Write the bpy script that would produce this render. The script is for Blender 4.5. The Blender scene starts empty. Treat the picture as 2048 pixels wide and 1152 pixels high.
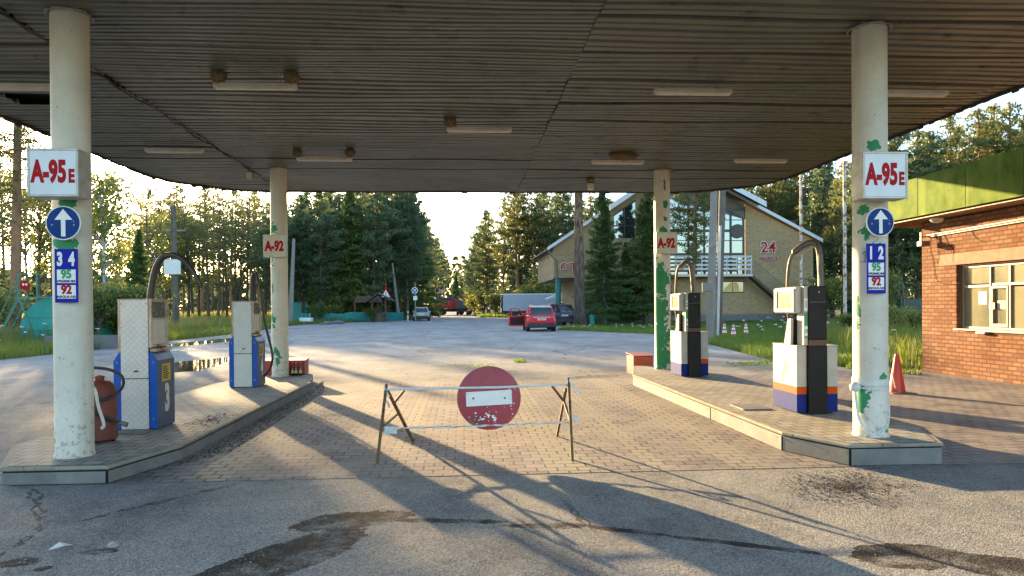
import bpy, math, random
import numpy as np
from mathutils import Vector, Matrix
random.seed(7); rng = np.random.default_rng(11)
R = math.radians
SC = bpy.context.scene; COL = SC.collection
# ---------------------------------------------------------------- camera model: pixels of the 2048x1152 photograph -> points of the place
F=1450.0; YAW=.0639; ROLL=.0075; PITCH=-.0075; SY=45.27; SX=-3.37; H=1.68
def ray(px,py):
    a=px-1024-SX; b=576+SY-py
    c,s=math.cos(ROLL),math.sin(ROLL)
    X=(a*c+b*s)/F; Y=(-a*s+b*c)/F
    c,s=math.cos(PITCH),math.sin(PITCH)
    y=c-Y*s; z=s+Y*c
    c,s=math.cos(YAW),math.sin(YAW)
    return (X*c+y*s, -X*s+y*c, z)
def gp(px,py,z=0.0):
    d=ray(px,py); t=(z-H)/d[2]; return (d[0]*t, d[1]*t)
def yp(px,py,Y):
    d=ray(px,py); t=Y/d[1]; return Vector((d[0]*t, Y, H+d[2]*t))
def xp(px,py,X):
    d=ray(px,py); t=X/d[0]; return Vector((X, d[1]*t, H+d[2]*t))
def gx(px,Y): return yp(px,608,Y).x

# ---------------------------------------------------------------- mesh helpers
class MB:
    def __init__(s): s.v=[]; s.f=[]; s.m=[]
    def add(s,vs,fs,mi=0):
        n=len(s.v); s.v+= [tuple(v) for v in vs]; s.f+= [tuple(i+n for i in f) for f in fs]; s.m+=[mi]*len(fs); return s
    def box(s,x0,x1,y0,y1,z0,z1,mi=0):
        return s.add([(x0,y0,z0),(x1,y0,z0),(x1,y1,z0),(x0,y1,z0),(x0,y0,z1),(x1,y0,z1),(x1,y1,z1),(x0,y1,z1)],
              [(3,2,1,0),(4,5,6,7),(0,1,5,4),(1,2,6,5),(2,3,7,6),(3,0,4,7)],mi)
    def bar(s,p,q,w,h=None,mi=0,up=(0,0,1)):
        p=Vector(p);q=Vector(q);h=h or w;d=(q-p).normalized();u=Vector(up)
        if abs(d.dot(u))>.98: u=Vector((0,1,0))
        a=d.cross(u).normalized()*w/2; b=a.cross(d).normalized()*h/2
        vs=[p-a-b,p+a-b,p+a+b,p-a+b,q-a-b,q+a-b,q+a+b,q-a+b]
        return s.add(vs,[(0,1,2,3),(7,6,5,4),(0,4,5,1),(1,5,6,2),(2,6,7,3),(3,7,4,0)],mi)
    def tube(s,pts,r,n=8,mi=0,cap=True):
        pts=[Vector(p) for p in pts]; k=len(pts)
        rs=r if isinstance(r,(list,tuple)) else [r]*k
        vs=[];fs=[];pa=None
        for i,p in enumerate(pts):
            d=(pts[min(i+1,k-1)]-pts[max(i-1,0)]).normalized()
            if pa is None:
                u=Vector((0,0,1)) if abs(d.z)<.9 else Vector((1,0,0)); pa=d.cross(u).normalized()
            else: pa=(pa-d*pa.dot(d)).normalized()
            b=d.cross(pa)
            for j in range(n):
                t=2*math.pi*j/n; vs.append(p+(pa*math.cos(t)+b*math.sin(t))*rs[i])
        for i in range(k-1):
            for j in range(n):
                j2=(j+1)%n; fs.append((i*n+j,i*n+j2,(i+1)*n+j2,(i+1)*n+j))
        if cap: fs.append(tuple(range(n-1,-1,-1))); fs.append(tuple(range((k-1)*n,k*n)))
        return s.add(vs,fs,mi)
    def lathe(s,prof,n=24,c=(0,0,0),mi=0,axis='z'):
        vs=[];fs=[];k=len(prof)
        for r,z in prof:
            for j in range(n):
                t=2*math.pi*j/n; x,y=r*math.cos(t),r*math.sin(t)
                q=(x,y,z) if axis=='z' else ((x,z,y) if axis=='y' else (z,x,y))
                vs.append((c[0]+q[0],c[1]+q[1],c[2]+q[2]))
        for i in range(k-1):
            for j in range(n):
                j2=(j+1)%n; f=(i*n+j,i*n+j2,(i+1)*n+j2,(i+1)*n+j)
                fs.append(f if axis!='y' else f[::-1])
        lo=tuple(range(n-1,-1,-1)); hi=tuple(range((k-1)*n,k*n))
        if axis=='y': lo=lo[::-1];hi=hi[::-1]
        if prof[0][0]>1e-4: fs.append(lo)
        if prof[-1][0]>1e-4: fs.append(hi)
        return s.add(vs,fs,mi)
    def prism(s,poly,a,b,axis='z',mi=0):
        n=len(poly)
        def P(u,v,w): return (u,v,w) if axis=='z' else ((u,w,v) if axis=='y' else (w,u,v))
        vs=[P(u,v,a) for u,v in poly]+[P(u,v,b) for u,v in poly]
        fs=[tuple(range(n-1,-1,-1)),tuple(range(n,2*n))]+[(i,(i+1)%n,(i+1)%n+n,i+n) for i in range(n)]
        return s.add(vs,fs,mi)
    def quad(s,a,b,c,d,mi=0): return s.add([a,b,c,d],[(0,1,2,3)],mi)
    def build(s,name,mats,parent=None,smooth=None,bevel=0,seg=2,fix=True):
        me=bpy.data.meshes.new(name); me.from_pydata(s.v,[],s.f)
        for m in (mats if isinstance(mats,(list,tuple)) else [mats]): me.materials.append(m)
        if len(me.materials)>1: me.polygons.foreach_set('material_index',s.m)
        if fix:
            import bmesh
            bm=bmesh.new(); bm.from_mesh(me); bmesh.ops.recalc_face_normals(bm,faces=bm.faces); bm.to_mesh(me); bm.free()
        if smooth is not None:
            me.shade_smooth(); me.set_sharp_from_angle(angle=R(smooth))
        o=bpy.data.objects.new(name,me); COL.objects.link(o)
        if parent: o.parent=parent
        if bevel:
            b=o.modifiers.new('bevel','BEVEL'); b.width=bevel; b.segments=seg; b.limit_method='ANGLE'; b.angle_limit=R(35)
        return o
def npmesh(name,verts,faces,mat,parent=None,tris=False):
    me=bpy.data.meshes.new(name); k=3 if tris else 4
    verts=np.asarray(verts,np.float32); faces=np.asarray(faces,np.int32)
    me.vertices.add(len(verts)); me.vertices.foreach_set('co',verts.ravel())
    me.loops.add(faces.size); me.loops.foreach_set('vertex_index',faces.ravel())
    me.polygons.add(len(faces)); me.polygons.foreach_set('loop_start',np.arange(0,faces.size,k,dtype=np.int32))
    me.update(calc_edges=True); me.materials.append(mat)
    return me
def link(name,me,parent=None):
    o=bpy.data.objects.new(name,me); COL.objects.link(o)
    if parent: o.parent=parent
    return o
def tag(o,label=None,cat=None,group=None,kind=None):
    if label: o['label']=label
    if cat: o['category']=cat
    if group: o['group']=group
    if kind: o['kind']=kind
    return o
def thing(name,label,cat,loc=(0,0,0),rz=0,group=None):
    o=bpy.data.objects.new(name,None); COL.objects.link(o); o.location=loc; o.rotation_euler=(0,0,rz); o.empty_display_size=.2
    return tag(o,label,cat,group)
def copy_thing(o,loc,rz=0,label=None,sc=None):
    r=o.copy(); COL.objects.link(r); r.location=loc; r.rotation_euler=(0,0,rz)
    if sc: r.scale=sc
    if label: r['label']=label
    for ch in list(o.children):
        c=ch.copy(); COL.objects.link(c); c.parent=r
        for g in list(ch.children):
            d=g.copy(); COL.objects.link(d); d.parent=c
    return r
def text(name,body,size,mat,parent,loc,rot=(math.pi/2,0,0),xs=1.0,bold=0.0,ext=.0015,align='CENTER',sp=1.0):
    cu=bpy.data.curves.new(name,'FONT'); cu.body=body; cu.size=size; cu.offset=bold*size; cu.extrude=ext; cu.resolution_u=4
    cu.align_x=align; cu.align_y='CENTER'; cu.space_character=sp
    t=bpy.data.objects.new(name,cu); COL.objects.link(t)
    dg=bpy.context.evaluated_depsgraph_get(); dg.update()
    me=bpy.data.meshes.new_from_object(t.evaluated_get(dg)); bpy.data.objects.remove(t); bpy.data.curves.remove(cu)
    me.materials.clear(); me.materials.append(mat)
    o=bpy.data.objects.new(name,me); COL.objects.link(o); o.parent=parent; o.location=loc; o.rotation_euler=rot; o.scale=(xs,1,1)
    return o

# ---------------------------------------------------------------- materials
class NT:
    def __init__(s,name):
        s.mat=bpy.data.materials.new(name); s.mat.use_nodes=True; s.t=s.mat.node_tree; s.n=s.t.nodes; s.n.clear()
        s.out=s.n.new('ShaderNodeOutputMaterial'); s.tc=s.n.new('ShaderNodeTexCoord')
    def l(s,a,b): s.t.links.new(a,b)
    def put(s,sock,v):
        if hasattr(v,'is_output'): s.l(v,sock)
        elif isinstance(v,(tuple,list)) and len(v)==3 and sock.type=='RGBA': sock.default_value=(*v,1)
        else: sock.default_value=v
    def obj(s): return s.tc.outputs['Object']
    def mapv(s,scale=(1,1,1),rot=(0,0,0),loc=(0,0,0),v=None):
        m=s.n.new('ShaderNodeMapping'); m.inputs['Scale'].default_value=scale; m.inputs['Rotation'].default_value=rot; m.inputs['Location'].default_value=loc
        s.l(v or s.obj(),m.inputs['Vector']); return m.outputs[0]
    def noise(s,scale,detail=3,rough=.6,v=None,dist=0):
        n=s.n.new('ShaderNodeTexNoise'); n.inputs['Scale'].default_value=scale; n.inputs['Detail'].default_value=detail
        n.inputs['Roughness'].default_value=rough; n.inputs['Distortion'].default_value=dist; s.l(v or s.obj(),n.inputs['Vector']); return n.outputs['Fac']
    def vor(s,scale,feature='F1',v=None,out='Distance'):
        n=s.n.new('ShaderNodeTexVoronoi'); n.inputs['Scale'].default_value=scale; n.feature=feature; s.l(v or s.obj(),n.inputs['Vector']); return n.outputs[out]
    def ramp(s,fac,a,b,ca=(0,0,0),cb=(1,1,1)):
        r=s.n.new('ShaderNodeValToRGB'); e=r.color_ramp.elements; e[0].position=a; e[1].position=b; e[0].color=(*ca,1); e[1].color=(*cb,1)
        s.put(r.inputs[0],fac); return r.outputs[0]
    def mix(s,fac,a,b,mode='MIX'):
        m=s.n.new('ShaderNodeMix'); m.data_type='RGBA'; m.blend_type=mode; m.clamp_factor=True
        s.put(m.inputs[0],fac); s.put(m.inputs[6],a); s.put(m.inputs[7],b); return m.outputs[2]
    def math(s,op,a,b=0.0,c=None):
        m=s.n.new('ShaderNodeMath'); m.operation=op; s.put(m.inputs[0],a); s.put(m.inputs[1],b)
        if c is not None: s.put(m.inputs[2],c)
        return m.outputs[0]
    def sep(s,v=None):
        x=s.n.new('ShaderNodeSeparateXYZ'); s.l(v or s.obj(),x.inputs[0]); return x.outputs
    def comb(s,x=0.0,y=0.0,z=0.0):
        c=s.n.new('ShaderNodeCombineXYZ'); s.put(c.inputs[0],x); s.put(c.inputs[1],y); s.put(c.inputs[2],z); return c.outputs[0]
    def bump(s,h,strength=.3,dist=.01,nrm=None):
        b=s.n.new('ShaderNodeBump'); b.inputs['Strength'].default_value=strength; b.inputs['Distance'].default_value=dist; s.put(b.inputs['Height'],h)
        if nrm: s.l(nrm,b.inputs['Normal'])
        return b.outputs[0]
    def bsdf(s,col,rough=.6,metal=0.0,nrm=None,spec=.5,coat=0,trans=0,alpha=None):
        p=s.n.new('ShaderNodeBsdfPrincipled'); s.put(p.inputs['Base Color'],col); s.put(p.inputs['Roughness'],rough); s.put(p.inputs['Metallic'],metal)
        p.inputs['Specular IOR Level'].default_value=spec; p.inputs['Coat Weight'].default_value=coat; p.inputs['Coat Roughness'].default_value=.08
        p.inputs['Transmission Weight'].default_value=trans
        if nrm: s.l(nrm,p.inputs['Normal'])
        s.l(p.outputs[0],s.out.inputs[0]); s.p=p; return s.mat
def mat(name,c,c2=None,scale=6,rough=.6,metal=0,bump=0,bscale=40,spec=.5,coat=0,speck=None,rust=None,streak=None):
    """two-tone noise paint; rust=(colour,threshold,scale); speck=(colour,threshold,scale)"""
    t=NT(name); c2=c2 or tuple(x*.78 for x in c)
    col=t.mix(t.ramp(t.noise(scale,5,.65),.35,.68),c,c2)
    if streak:
        col=t.mix(t.ramp(t.noise(1,4,.6,v=t.mapv((streak[1],streak[1],streak[1]*.08))),streak[2],streak[2]+.18),col,streak[0])
    if speck: col=t.mix(t.ramp(t.noise(speck[2],2,.5),speck[1],speck[1]+.05),col,speck[0])
    if rust:
        col=t.mix(t.ramp(t.noise(rust[2],7,.7),rust[1],rust[1]+.06),col,rust[0])
    n=t.bump(t.noise(bscale,4,.6),bump,.01) if bump else None
    rv=t.math('MULTIPLY_ADD',t.noise(scale*2.3,3),.25,rough-.12)
    return t.bsdf(col,rv,metal,n,spec,coat)
def brick_mat(name,axes,bw,bh,mortar,c1,c2,cm,rough=.85,bump=.6,mdist=.006,tint=None,stripes=None,dirt=None,dust=None,grit=None):
    t=NT(name); x=t.sep(); d=dict(x=x[0],y=x[1],z=x[2])
    v=t.comb(d[axes[0]],d[axes[1]],0.0)
    b=t.n.new('ShaderNodeTexBrick'); b.offset=.5; b.inputs['Scale'].default_value=1; b.inputs['Brick Width'].default_value=bw; b.inputs['Row Height'].default_value=bh
    b.inputs['Mortar Size'].default_value=mortar; b.inputs['Mortar Smooth'].default_value=.25; b.inputs['Bias'].default_value=0
    wob=t.n.new('ShaderNodeTexNoise'); wob.inputs['Scale'].default_value=7; t.l(v,wob.inputs['Vector'])
    vm=t.n.new('ShaderNodeVectorMath'); vm.operation='MULTIPLY_ADD'; t.l(wob.outputs['Color'],vm.inputs[0]); vm.inputs[1].default_value=(mdist*2,mdist*2,0); t.l(v,vm.inputs[2])
    t.l(vm.outputs[0],b.inputs['Vector']); t.put(b.inputs['Color1'],c1); t.put(b.inputs['Color2'],c2); t.put(b.inputs['Mortar'],cm)
    col=b.outputs['Color']
    if stripes:
        acc=None
        sx=t.math('SNAP',d['x'],bw)
        for xc,w in stripes[0]:
            m=t.math('LESS_THAN',t.math('ABSOLUTE',t.math('SUBTRACT',sx,xc)),w)
            acc=m if acc is None else t.math('MAXIMUM',acc,m)
        acc=t.math('MULTIPLY',acc,t.math('SUBTRACT',1.0,t.math('MULTIPLY',b.outputs['Fac'],1.0)))
        col=t.mix(acc,col,stripes[1])
    if tint: col=t.mix(t.ramp(t.noise(tint[1],4,.6),.4,.65),col,tint[0],'MULTIPLY')
    if dirt: col=t.mix(t.math('MULTIPLY',t.ramp(t.noise(dirt[1],6,.7),dirt[2],dirt[2]+.2),dirt[3]),col,dirt[0])
    if dust: col=t.mix(t.math('MULTIPLY',t.ramp(t.noise(dust[1],6,.72),dust[2],dust[2]+.25),dust[3]),col,dust[0])
    col=t.mix(t.ramp(t.noise(90,3,.7),.3,.75),col,tuple(x*.72 for x in (1,1,1)),'MULTIPLY')
    if grit: col=t.mix(t.math('MULTIPLY',t.ramp(t.noise(34,3,.6),.60,.66),t.ramp(t.noise(1.2,5,.7),.40,.58)),col,grit)
    h=t.math('MULTIPLY_ADD',b.outputs['Fac'],-1.0,t.math('MULTIPLY',t.noise(60,4,.7),.35))
    return t.bsdf(col,rough,0,t.bump(h,bump,.008),.10)
def leaf_mat(name,a,b,tr,sc=.6,gl=.45):
    t=NT(name); oi=t.n.new('ShaderNodeObjectInfo')
    f=t.math('ADD',t.math('MULTIPLY',t.noise(sc,3,.7),1.0),t.math('MULTIPLY_ADD',oi.outputs['Random'],.5,-.25))
    col=t.mix(t.ramp(f,.34,.66),a,b)
    p=t.n.new('ShaderNodeBsdfPrincipled'); t.l(col,p.inputs['Base Color']); p.inputs['Roughness'].default_value=gl; p.inputs['Specular IOR Level'].default_value=.35
    tl=t.n.new('ShaderNodeBsdfTranslucent'); t.l(t.mix(.5,col,tr,'MIX'),tl.inputs['Color'])
    mx=t.n.new('ShaderNodeMixShader'); mx.inputs[0].default_value=.44; t.l(p.outputs[0],mx.inputs[1]); t.l(tl.outputs[0],mx.inputs[2]); t.l(mx.outputs[0],t.out.inputs[0])
    return t.mat
def paint_mat(name,c,c2,blobs,under=(.012,.16,.06),amp=.5,grime=(.25,.19,.13)):
    """old column paint: flakes off in the listed places (x,y,z,radius,zstretch) down to green paint with a white primer rim"""
    t=NT(name); col=t.mix(t.ramp(t.noise(2.2,5,.7),.35,.7),c,c2)
    col=t.mix(t.math('MULTIPLY',t.ramp(t.noise(1.0,5,.6,v=t.mapv((9,9,.7))),.55,.8),.35),col,grime)
    col=t.mix(t.ramp(t.noise(38,3,.6),.70,.73),col,(.10,.08,.06))
    zz=t.sep()[2]; sp=t.math('SUBTRACT',t.noise(13,6,.75),t.math('MULTIPLY_ADD',zz,.10,.50)); col=t.mix(t.math('MULTIPLY',t.ramp(sp,.0,.05),.6),col,(.20,.15,.10))
    n1=t.noise(5.5,5,.62); n2=t.noise(15,4,.6)
    wob=t.math('MULTIPLY_ADD',n1,amp*13.0,t.math('MULTIPLY_ADD',n2,amp*7.0,-amp*10.0-.32))
    acc=None
    for (bx,by,bz,r,zs) in blobs:
        v=t.mapv((1/r,1/r,1/(r*zs)),loc=(-bx/r,-by/r,-bz/(r*zs)))
        L=t.n.new('ShaderNodeVectorMath'); L.operation='LENGTH'; t.l(v,L.inputs[0])
        q=t.math('SUBTRACT',1.0,L.outputs['Value'])
        q=t.math('MULTIPLY',q,1.0)
        acc=q if acc is None else t.math('MAXIMUM',acc,q)
    if acc is not None:
        e=t.math('ADD',acc,wob)
        col=t.mix(t.ramp(e,.02,.03),col,(.72,.70,.64)); col=t.mix(t.ramp(e,.06,.075),col,t.mix(t.noise(9,3),under,tuple(x*1.5 for x in under)))
        h=t.math('MULTIPLY',t.ramp(e,.02,.04),-1.0)
        nb=t.bump(t.math('ADD',h,t.math('MULTIPLY',t.noise(30,4),.3)),.5,.004)
    else: nb=t.bump(t.noise(30,4),.15,.004)
    return t.bsdf(col,.55,0,nb,.4)
# ---------------------------------------------------------------- camera, light
cam=bpy.data.cameras.new('camera'); co=bpy.data.objects.new('camera',cam); COL.objects.link(co); SC.camera=co
cam.sensor_width=36; cam.lens=F/2048*36; cam.shift_x=-SX/2048; cam.shift_y=SY/2048; cam.clip_end=3000; cam.clip_start=.05
co.location=(0,0,H)
co.rotation_mode='QUATERNION'
co.rotation_quaternion=(Matrix.Rotation(-YAW,3,'Z')@Matrix.Rotation(math.pi/2+PITCH,3,'X')@Matrix.Rotation(-ROLL,3,'Z')).to_quaternion()
sd=Vector(ray(186,300)).normalized()
SUN_EL=math.asin(sd.z); SUN_AZ=math.atan2(sd.x,sd.y)
w=bpy.data.worlds.new('World'); SC.world=w; w.use_nodes=True; wt=w.node_tree
sky=wt.nodes.new('ShaderNodeTexSky'); sky.sky_type='NISHITA'; sky.sun_disc=False; sky.sun_elevation=SUN_EL; sky.sun_rotation=SUN_AZ; sky.air_density=1.0; sky.dust_density=1.2; sky.ozone_density=1.9
bg=wt.nodes['Background']; bg.inputs['Strength'].default_value=.15; wt.links.new(sky.outputs[0],bg.inputs['Color'])
sl=bpy.data.lights.new('sun','SUN'); sl.energy=4.8; sl.angle=R(.55); sl.color=(1.0,.70,.36)
so=bpy.data.objects.new('sun',sl); COL.objects.link(so); so.rotation_mode='QUATERNION'; so.rotation_quaternion=sd.to_track_quat('Z','Y')
SC.view_settings.view_transform='Standard'; SC.view_settings.look='None'; SC.view_settings.exposure=2.4; SC.view_settings.gamma=1
SC.cycles.max_bounces=8; SC.cycles.diffuse_bounces=4; SC.cycles.transparent_max_bounces=8; SC.cycles.use_denoising=True

# ---------------------------------------------------------------- ground
STAINS=[((-1.62,4.35),(-.85,5.45),.30),((-1.25,5.65),(-.55,5.85),.24),((-.75,5.75),(.35,5.60),.07),((.2,5.50),(1.0,5.45),.075),((.9,5.44),(1.5,5.16),.06),((1.35,5.22),(2.45,4.66),.055),((2.65,4.6),(3.2,4.62),.26),((3.1,4.55),(3.7,4.2),.22),((-3.05,4.98),(-2.85,5.02),.10),((-2.62,5.15),(-2.45,5.18),.08),((-2.75,4.85),(-2.7,4.87),.05)]
def asphalt(name,base,light,dust,gravel=.5):
    t=NT(name); P=t.obj()
    big=t.noise(.22,6,.6); mid=t.noise(1.4,6,.7)
    col=t.mix(t.ramp(big,.36,.66),base,light)
    col=t.mix(t.math('MULTIPLY',t.ramp(mid,.44,.62),.7),col,dust); pt=t.noise(.75,7,.72,v=t.mapv((1,.55,1),loc=(3,7,0))); col=t.mix(t.math('MULTIPLY',t.ramp(pt,.52,.62),.6),col,tuple(x*.62 for x in base))
    streak=t.noise(1.0,5,.6,v=t.mapv((.5,.07,1),rot=(0,0,.12)))
    col=t.mix(t.math('MULTIPLY',t.ramp(streak,.5,.68),.45),col,tuple(x*1.35 for x in dust))
    col=t.mix(t.math('MULTIPLY',t.ramp(t.noise(3.3,7,.75),.56,.68),.5),col,tuple(x*.5 for x in base))
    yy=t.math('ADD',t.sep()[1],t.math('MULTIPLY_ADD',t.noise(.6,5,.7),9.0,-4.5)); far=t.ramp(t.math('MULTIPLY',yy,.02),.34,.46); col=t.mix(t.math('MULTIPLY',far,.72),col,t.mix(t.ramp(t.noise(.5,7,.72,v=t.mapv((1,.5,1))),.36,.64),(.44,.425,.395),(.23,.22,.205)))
    vc=t.vor(95,out='Color'); g=t.ramp(t.sep(vc)[0],.1,.95,(.25,.25,.26),(1.75,1.72,1.65)); col=t.mix(.5,col,g,'MULTIPLY')
    col=t.mix(t.ramp(t.noise(55,2,.5),.70,.74),col,tuple(x*.25 for x in base))
    col=t.mix(t.ramp(t.noise(47,2,.5,v=t.mapv((1,1,1),loc=(9,4,0))),.735,.76),col,(.42,.41,.38))
    cr=t.vor(.33,'DISTANCE_TO_EDGE',v=t.mapv((1,.5,1),rot=(0,0,.35)))
    wob=t.math('MULTIPLY_ADD',t.noise(3,5,.7),.09,-.045)
    crk=t.math('MULTIPLY',t.math('LESS_THAN',t.math('ABSOLUTE',t.math('ADD',cr,wob)),.0045),t.ramp(t.noise(.5,2),.48,.55))
    col=t.mix(t.math('MULTIPLY',crk,.7),col,(.03,.03,.03))
    acc=None; el=[]
    for (x0,y0),(x1,y1),w_ in STAINS:
        v=t.mapv((1,1,1),loc=(-(x0+x1)/2,-(y0+y1)/2,0)); an=math.atan2(y1-y0,x1-x0); L=math.hypot(x1-x0,y1-y0)/2+w_*.6
        v=t.mapv((1,1,1),rot=(0,0,-an),v=v); v=t.mapv((1/L,1/w_,0),v=v); ln=t.n.new('ShaderNodeVectorMath'); ln.operation='LENGTH'; t.l(v,ln.inputs[0]); q=t.math('MULTIPLY',t.math('SUBTRACT',1.0,ln.outputs['Value']),max(w_*2.6,.34))
        acc=q if acc is None else t.math('MAXIMUM',acc,q)
    e=t.math('ADD',acc,t.math('MULTIPLY_ADD',t.noise(4.5,6,.68),.62,t.math('MULTIPLY_ADD',t.noise(16,4,.7),.16,-.42)))
    wet=t.math('MULTIPLY',t.ramp(e,-.03,.02),t.ramp(t.noise(2.6,6,.75),.36,.52,(.25,.25,.25),(1,1,1))); wc=t.mix(t.ramp(t.noise(5,6,.75),.4,.65),(.034,.030,.027),(.070,.062,.053)); wc=t.mix(.8,wc,g,'MULTIPLY'); col=t.mix(t.math('MULTIPLY',wet,.94),col,wc)
    h=t.math('ADD',t.math('MULTIPLY',t.vor(95),-.6),t.math('ADD',t.math('MULTIPLY',t.noise(26,5,.75),1.3),t.math('MULTIPLY',mid,3.0)))
    return t.bsdf(col,.93,0,t.bump(h,1.0,.016*gravel*2),.07)
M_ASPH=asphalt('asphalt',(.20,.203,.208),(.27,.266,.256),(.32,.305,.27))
t=NT('soil'); col=t.mix(t.ramp(t.noise(.35,6,.7),.35,.65),(.07,.085,.03),(.13,.13,.055)); col=t.mix(t.ramp(t.noise(4,5,.7),.4,.7),col,(.05,.07,.02)); M_SOIL=t.bsdf(col,.95,0,t.bump(t.noise(6,6,.7),.8,.08),.1)
def flat(name,poly,z,m,kind='structure',grid=None):
    mb=MB(); mb.add([(x,y,z) for x,y in poly],[tuple(range(len(poly)))]); o=mb.build(name,m,fix=False)
    if o.data.polygons[0].normal.z<0: o.data.flip_normals()
    return tag(o,kind=kind)
flat('ground',[(-640,-60),(640,-60),(640,720),(-640,720)],-.05,M_SOIL)
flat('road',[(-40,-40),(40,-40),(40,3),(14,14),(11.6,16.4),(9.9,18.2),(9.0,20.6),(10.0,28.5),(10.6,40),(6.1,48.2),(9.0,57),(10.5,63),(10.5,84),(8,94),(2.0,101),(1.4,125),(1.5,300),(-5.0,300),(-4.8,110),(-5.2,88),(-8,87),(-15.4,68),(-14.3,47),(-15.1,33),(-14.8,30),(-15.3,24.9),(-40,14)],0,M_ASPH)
M_PAVE=brick_mat('block_paving','xy',.21,.165,.012,(.345,.30,.285),(.225,.205,.20),(.075,.068,.06),.85,.55,.004,tint=((.70,.69,.72),.5),stripes=([(-2.6,.17),(-.8,.17),(1.0,.17),(1.8,.12),(2.8,.15)],(.36,.325,.26)),dirt=((.16,.14,.115),1.3,.5,.6),dust=((.34,.305,.255),1.3,.42,.8),grit=(.07,.06,.05))
flat('pavement',[(-3.5,7.15),(3.7,7.17),(7.75,7.15),(11.1,7.3),(11.1,16.6),(7.75,16.9),(3.5,16.2),(-3.4,15.95)],.004,M_PAVE)
M_CONC=mat('old_concrete',(.30,.285,.25),(.20,.185,.16),2.5,.85,0,.3,30,.3,speck=((.08,.07,.06),.68,30))
# damp stains and puddles
def rag(poly,amp,n=7):
    out=[]
    for i,(a,b) in enumerate(zip(poly,poly[1:]+poly[:1])):
        for k in range(n):
            f=k/n; out.append((a[0]+(b[0]-a[0])*f+random.uniform(-amp,amp),a[1]+(b[1]-a[1])*f+random.uniform(-amp,amp)))
    return out
px=lambda L,z=0: [gp(*q) for q in L]
t=NT('standing_water'); M_WATER=t.bsdf((.05,.045,.04),.04,0,t.bump(t.noise(7,2),.03,.01),.6)
for q in ([(330,733),(360,724),(420,718),(470,714),(455,722),(430,732),(395,742),(350,745)],[(330,690),(400,682),(470,675),(480,679),(430,686),(360,693)],[(280,700),(330,697),(300,704)]): flat('puddle',rag(px(q),.10,5),.005,M_WATER)
# ---------------------------------------------------------------- pump islands
M_IPAVE=brick_mat('island_paving','xy',.20,.18,.009,(.40,.38,.34),(.30,.285,.255),(.12,.115,.10),.8,.5,.003,tint=((.8,.78,.72),.9),dirt=((.10,.085,.06),1.6,.6,.6))
M_KERB=mat('grey_kerb_sheet',(.20,.195,.18),(.135,.13,.12),3,.6,0,.12,25,.15,rust=((.10,.075,.05),.64,3.5))
M_DARK=mat('dark_gap',(.012,.011,.01),None,8,.9)
M_KERBC=mat('kerb_concrete',(.29,.27,.22),(.20,.18,.14),3,.85,0,.35,35,.1,speck=((.09,.08,.06),.66,24))
M_DARK=mat('dark_gap',(.012,.011,.01),None,8,.9)
def island(name,label,poly,top,sheets):
    o=thing(name,label,'pump island')
    MB().prism([(x*.0+x,y) for x,y in poly],0.02,top-.045).build('core',M_DARK,o)  # concrete core coloured near-black, painting the shade inside the kerb gaps
    cx=sum(p[0] for p in poly)/len(poly); cy=sum(p[1] for p in poly)/len(poly)
    big=[(x+(.018 if x>cx else -.018),y+(.018 if y>cy else -.018)) for x,y in poly]
    MB().prism(big,top-.042,top-.004).build('edging',M_KERBC,o,bevel=.012)
    mb=MB(); mb.add([(x*1.0+(cx-x)*.06,y+(cy-y)*.008,top) for x,y in poly],[tuple(range(len(poly)))]); f=mb.build('paving',M_IPAVE,o,fix=False)
    if f.data.polygons[0].normal.z<0: f.data.flip_normals()
    n=len(poly)
    for i in sheets:
        a,b=Vector((*poly[i],0)),Vector((*poly[(i+1)%n],0)); L=(b-a).length; d=(b-a)/L; nn=Vector((d.y,-d.x,0))
        if nn.dot(Vector((cx,cy,0))-a)>0: nn=-nn
        k=max(1,round(L/2.1))
        for j in range(k):
            p=a+d*(L*j/k+.006)+nn*(.006+.006*random.random()); q=a+d*(L*(j+1)/k-.006)+nn*(.006+.012*random.random())
            m=MB(); m.bar(p+Vector((0,0,(top-.045)/2)),q+Vector((0,0,(top-.045)/2)),.008,top-.056-random.random()*.012); 
            for s in (.04,.5,.96):
                c=p+(q-p)*s+nn*.004+Vector((0,0,top-.085)); m.bar(c,c+nn*.006,.012)
            m.build('kerb_sheet',M_KERB,o,bevel=.002)
    return o
IL=[(-3.42,7.16),(-3.12,8.2),(-3.07,14.6),(-3.42,16.55),(-4.5,16.6),(-4.95,14.6),(-4.95,8.3),(-4.38,7.16)]
IR=[(4.92,7.2),(5.34,8.15),(5.36,14.7),(4.95,16.9),(4.0,16.9),(3.5,14.85),(3.60,8.0),(3.95,7.2)]
island('pump_island','tiled concrete island carrying the two blue pumps on the left',IL,.18,[0,1,2,7]); island('pump_island','tiled concrete island carrying the two white and black pumps on the right',IR,.228,[4,5,6,7,0])
# loose flat plates lying on the islands
o=thing('steel_plate','thin square plate lying on the right island beside the front white pump','plate',(3.95,9.85,.229)); MB().box(-.18,.22,-.25,.25,0,.018).build('sheet',M_KERB,o,bevel=.003)
o=thing('steel_plate','thin plate lying on the left island in front of the front blue pump','plate',(-4.08,8.98,.181)); MB().box(-.25,.28,-.12,.12,0,.015).build('sheet',M_KERB,o,bevel=.003)

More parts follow.
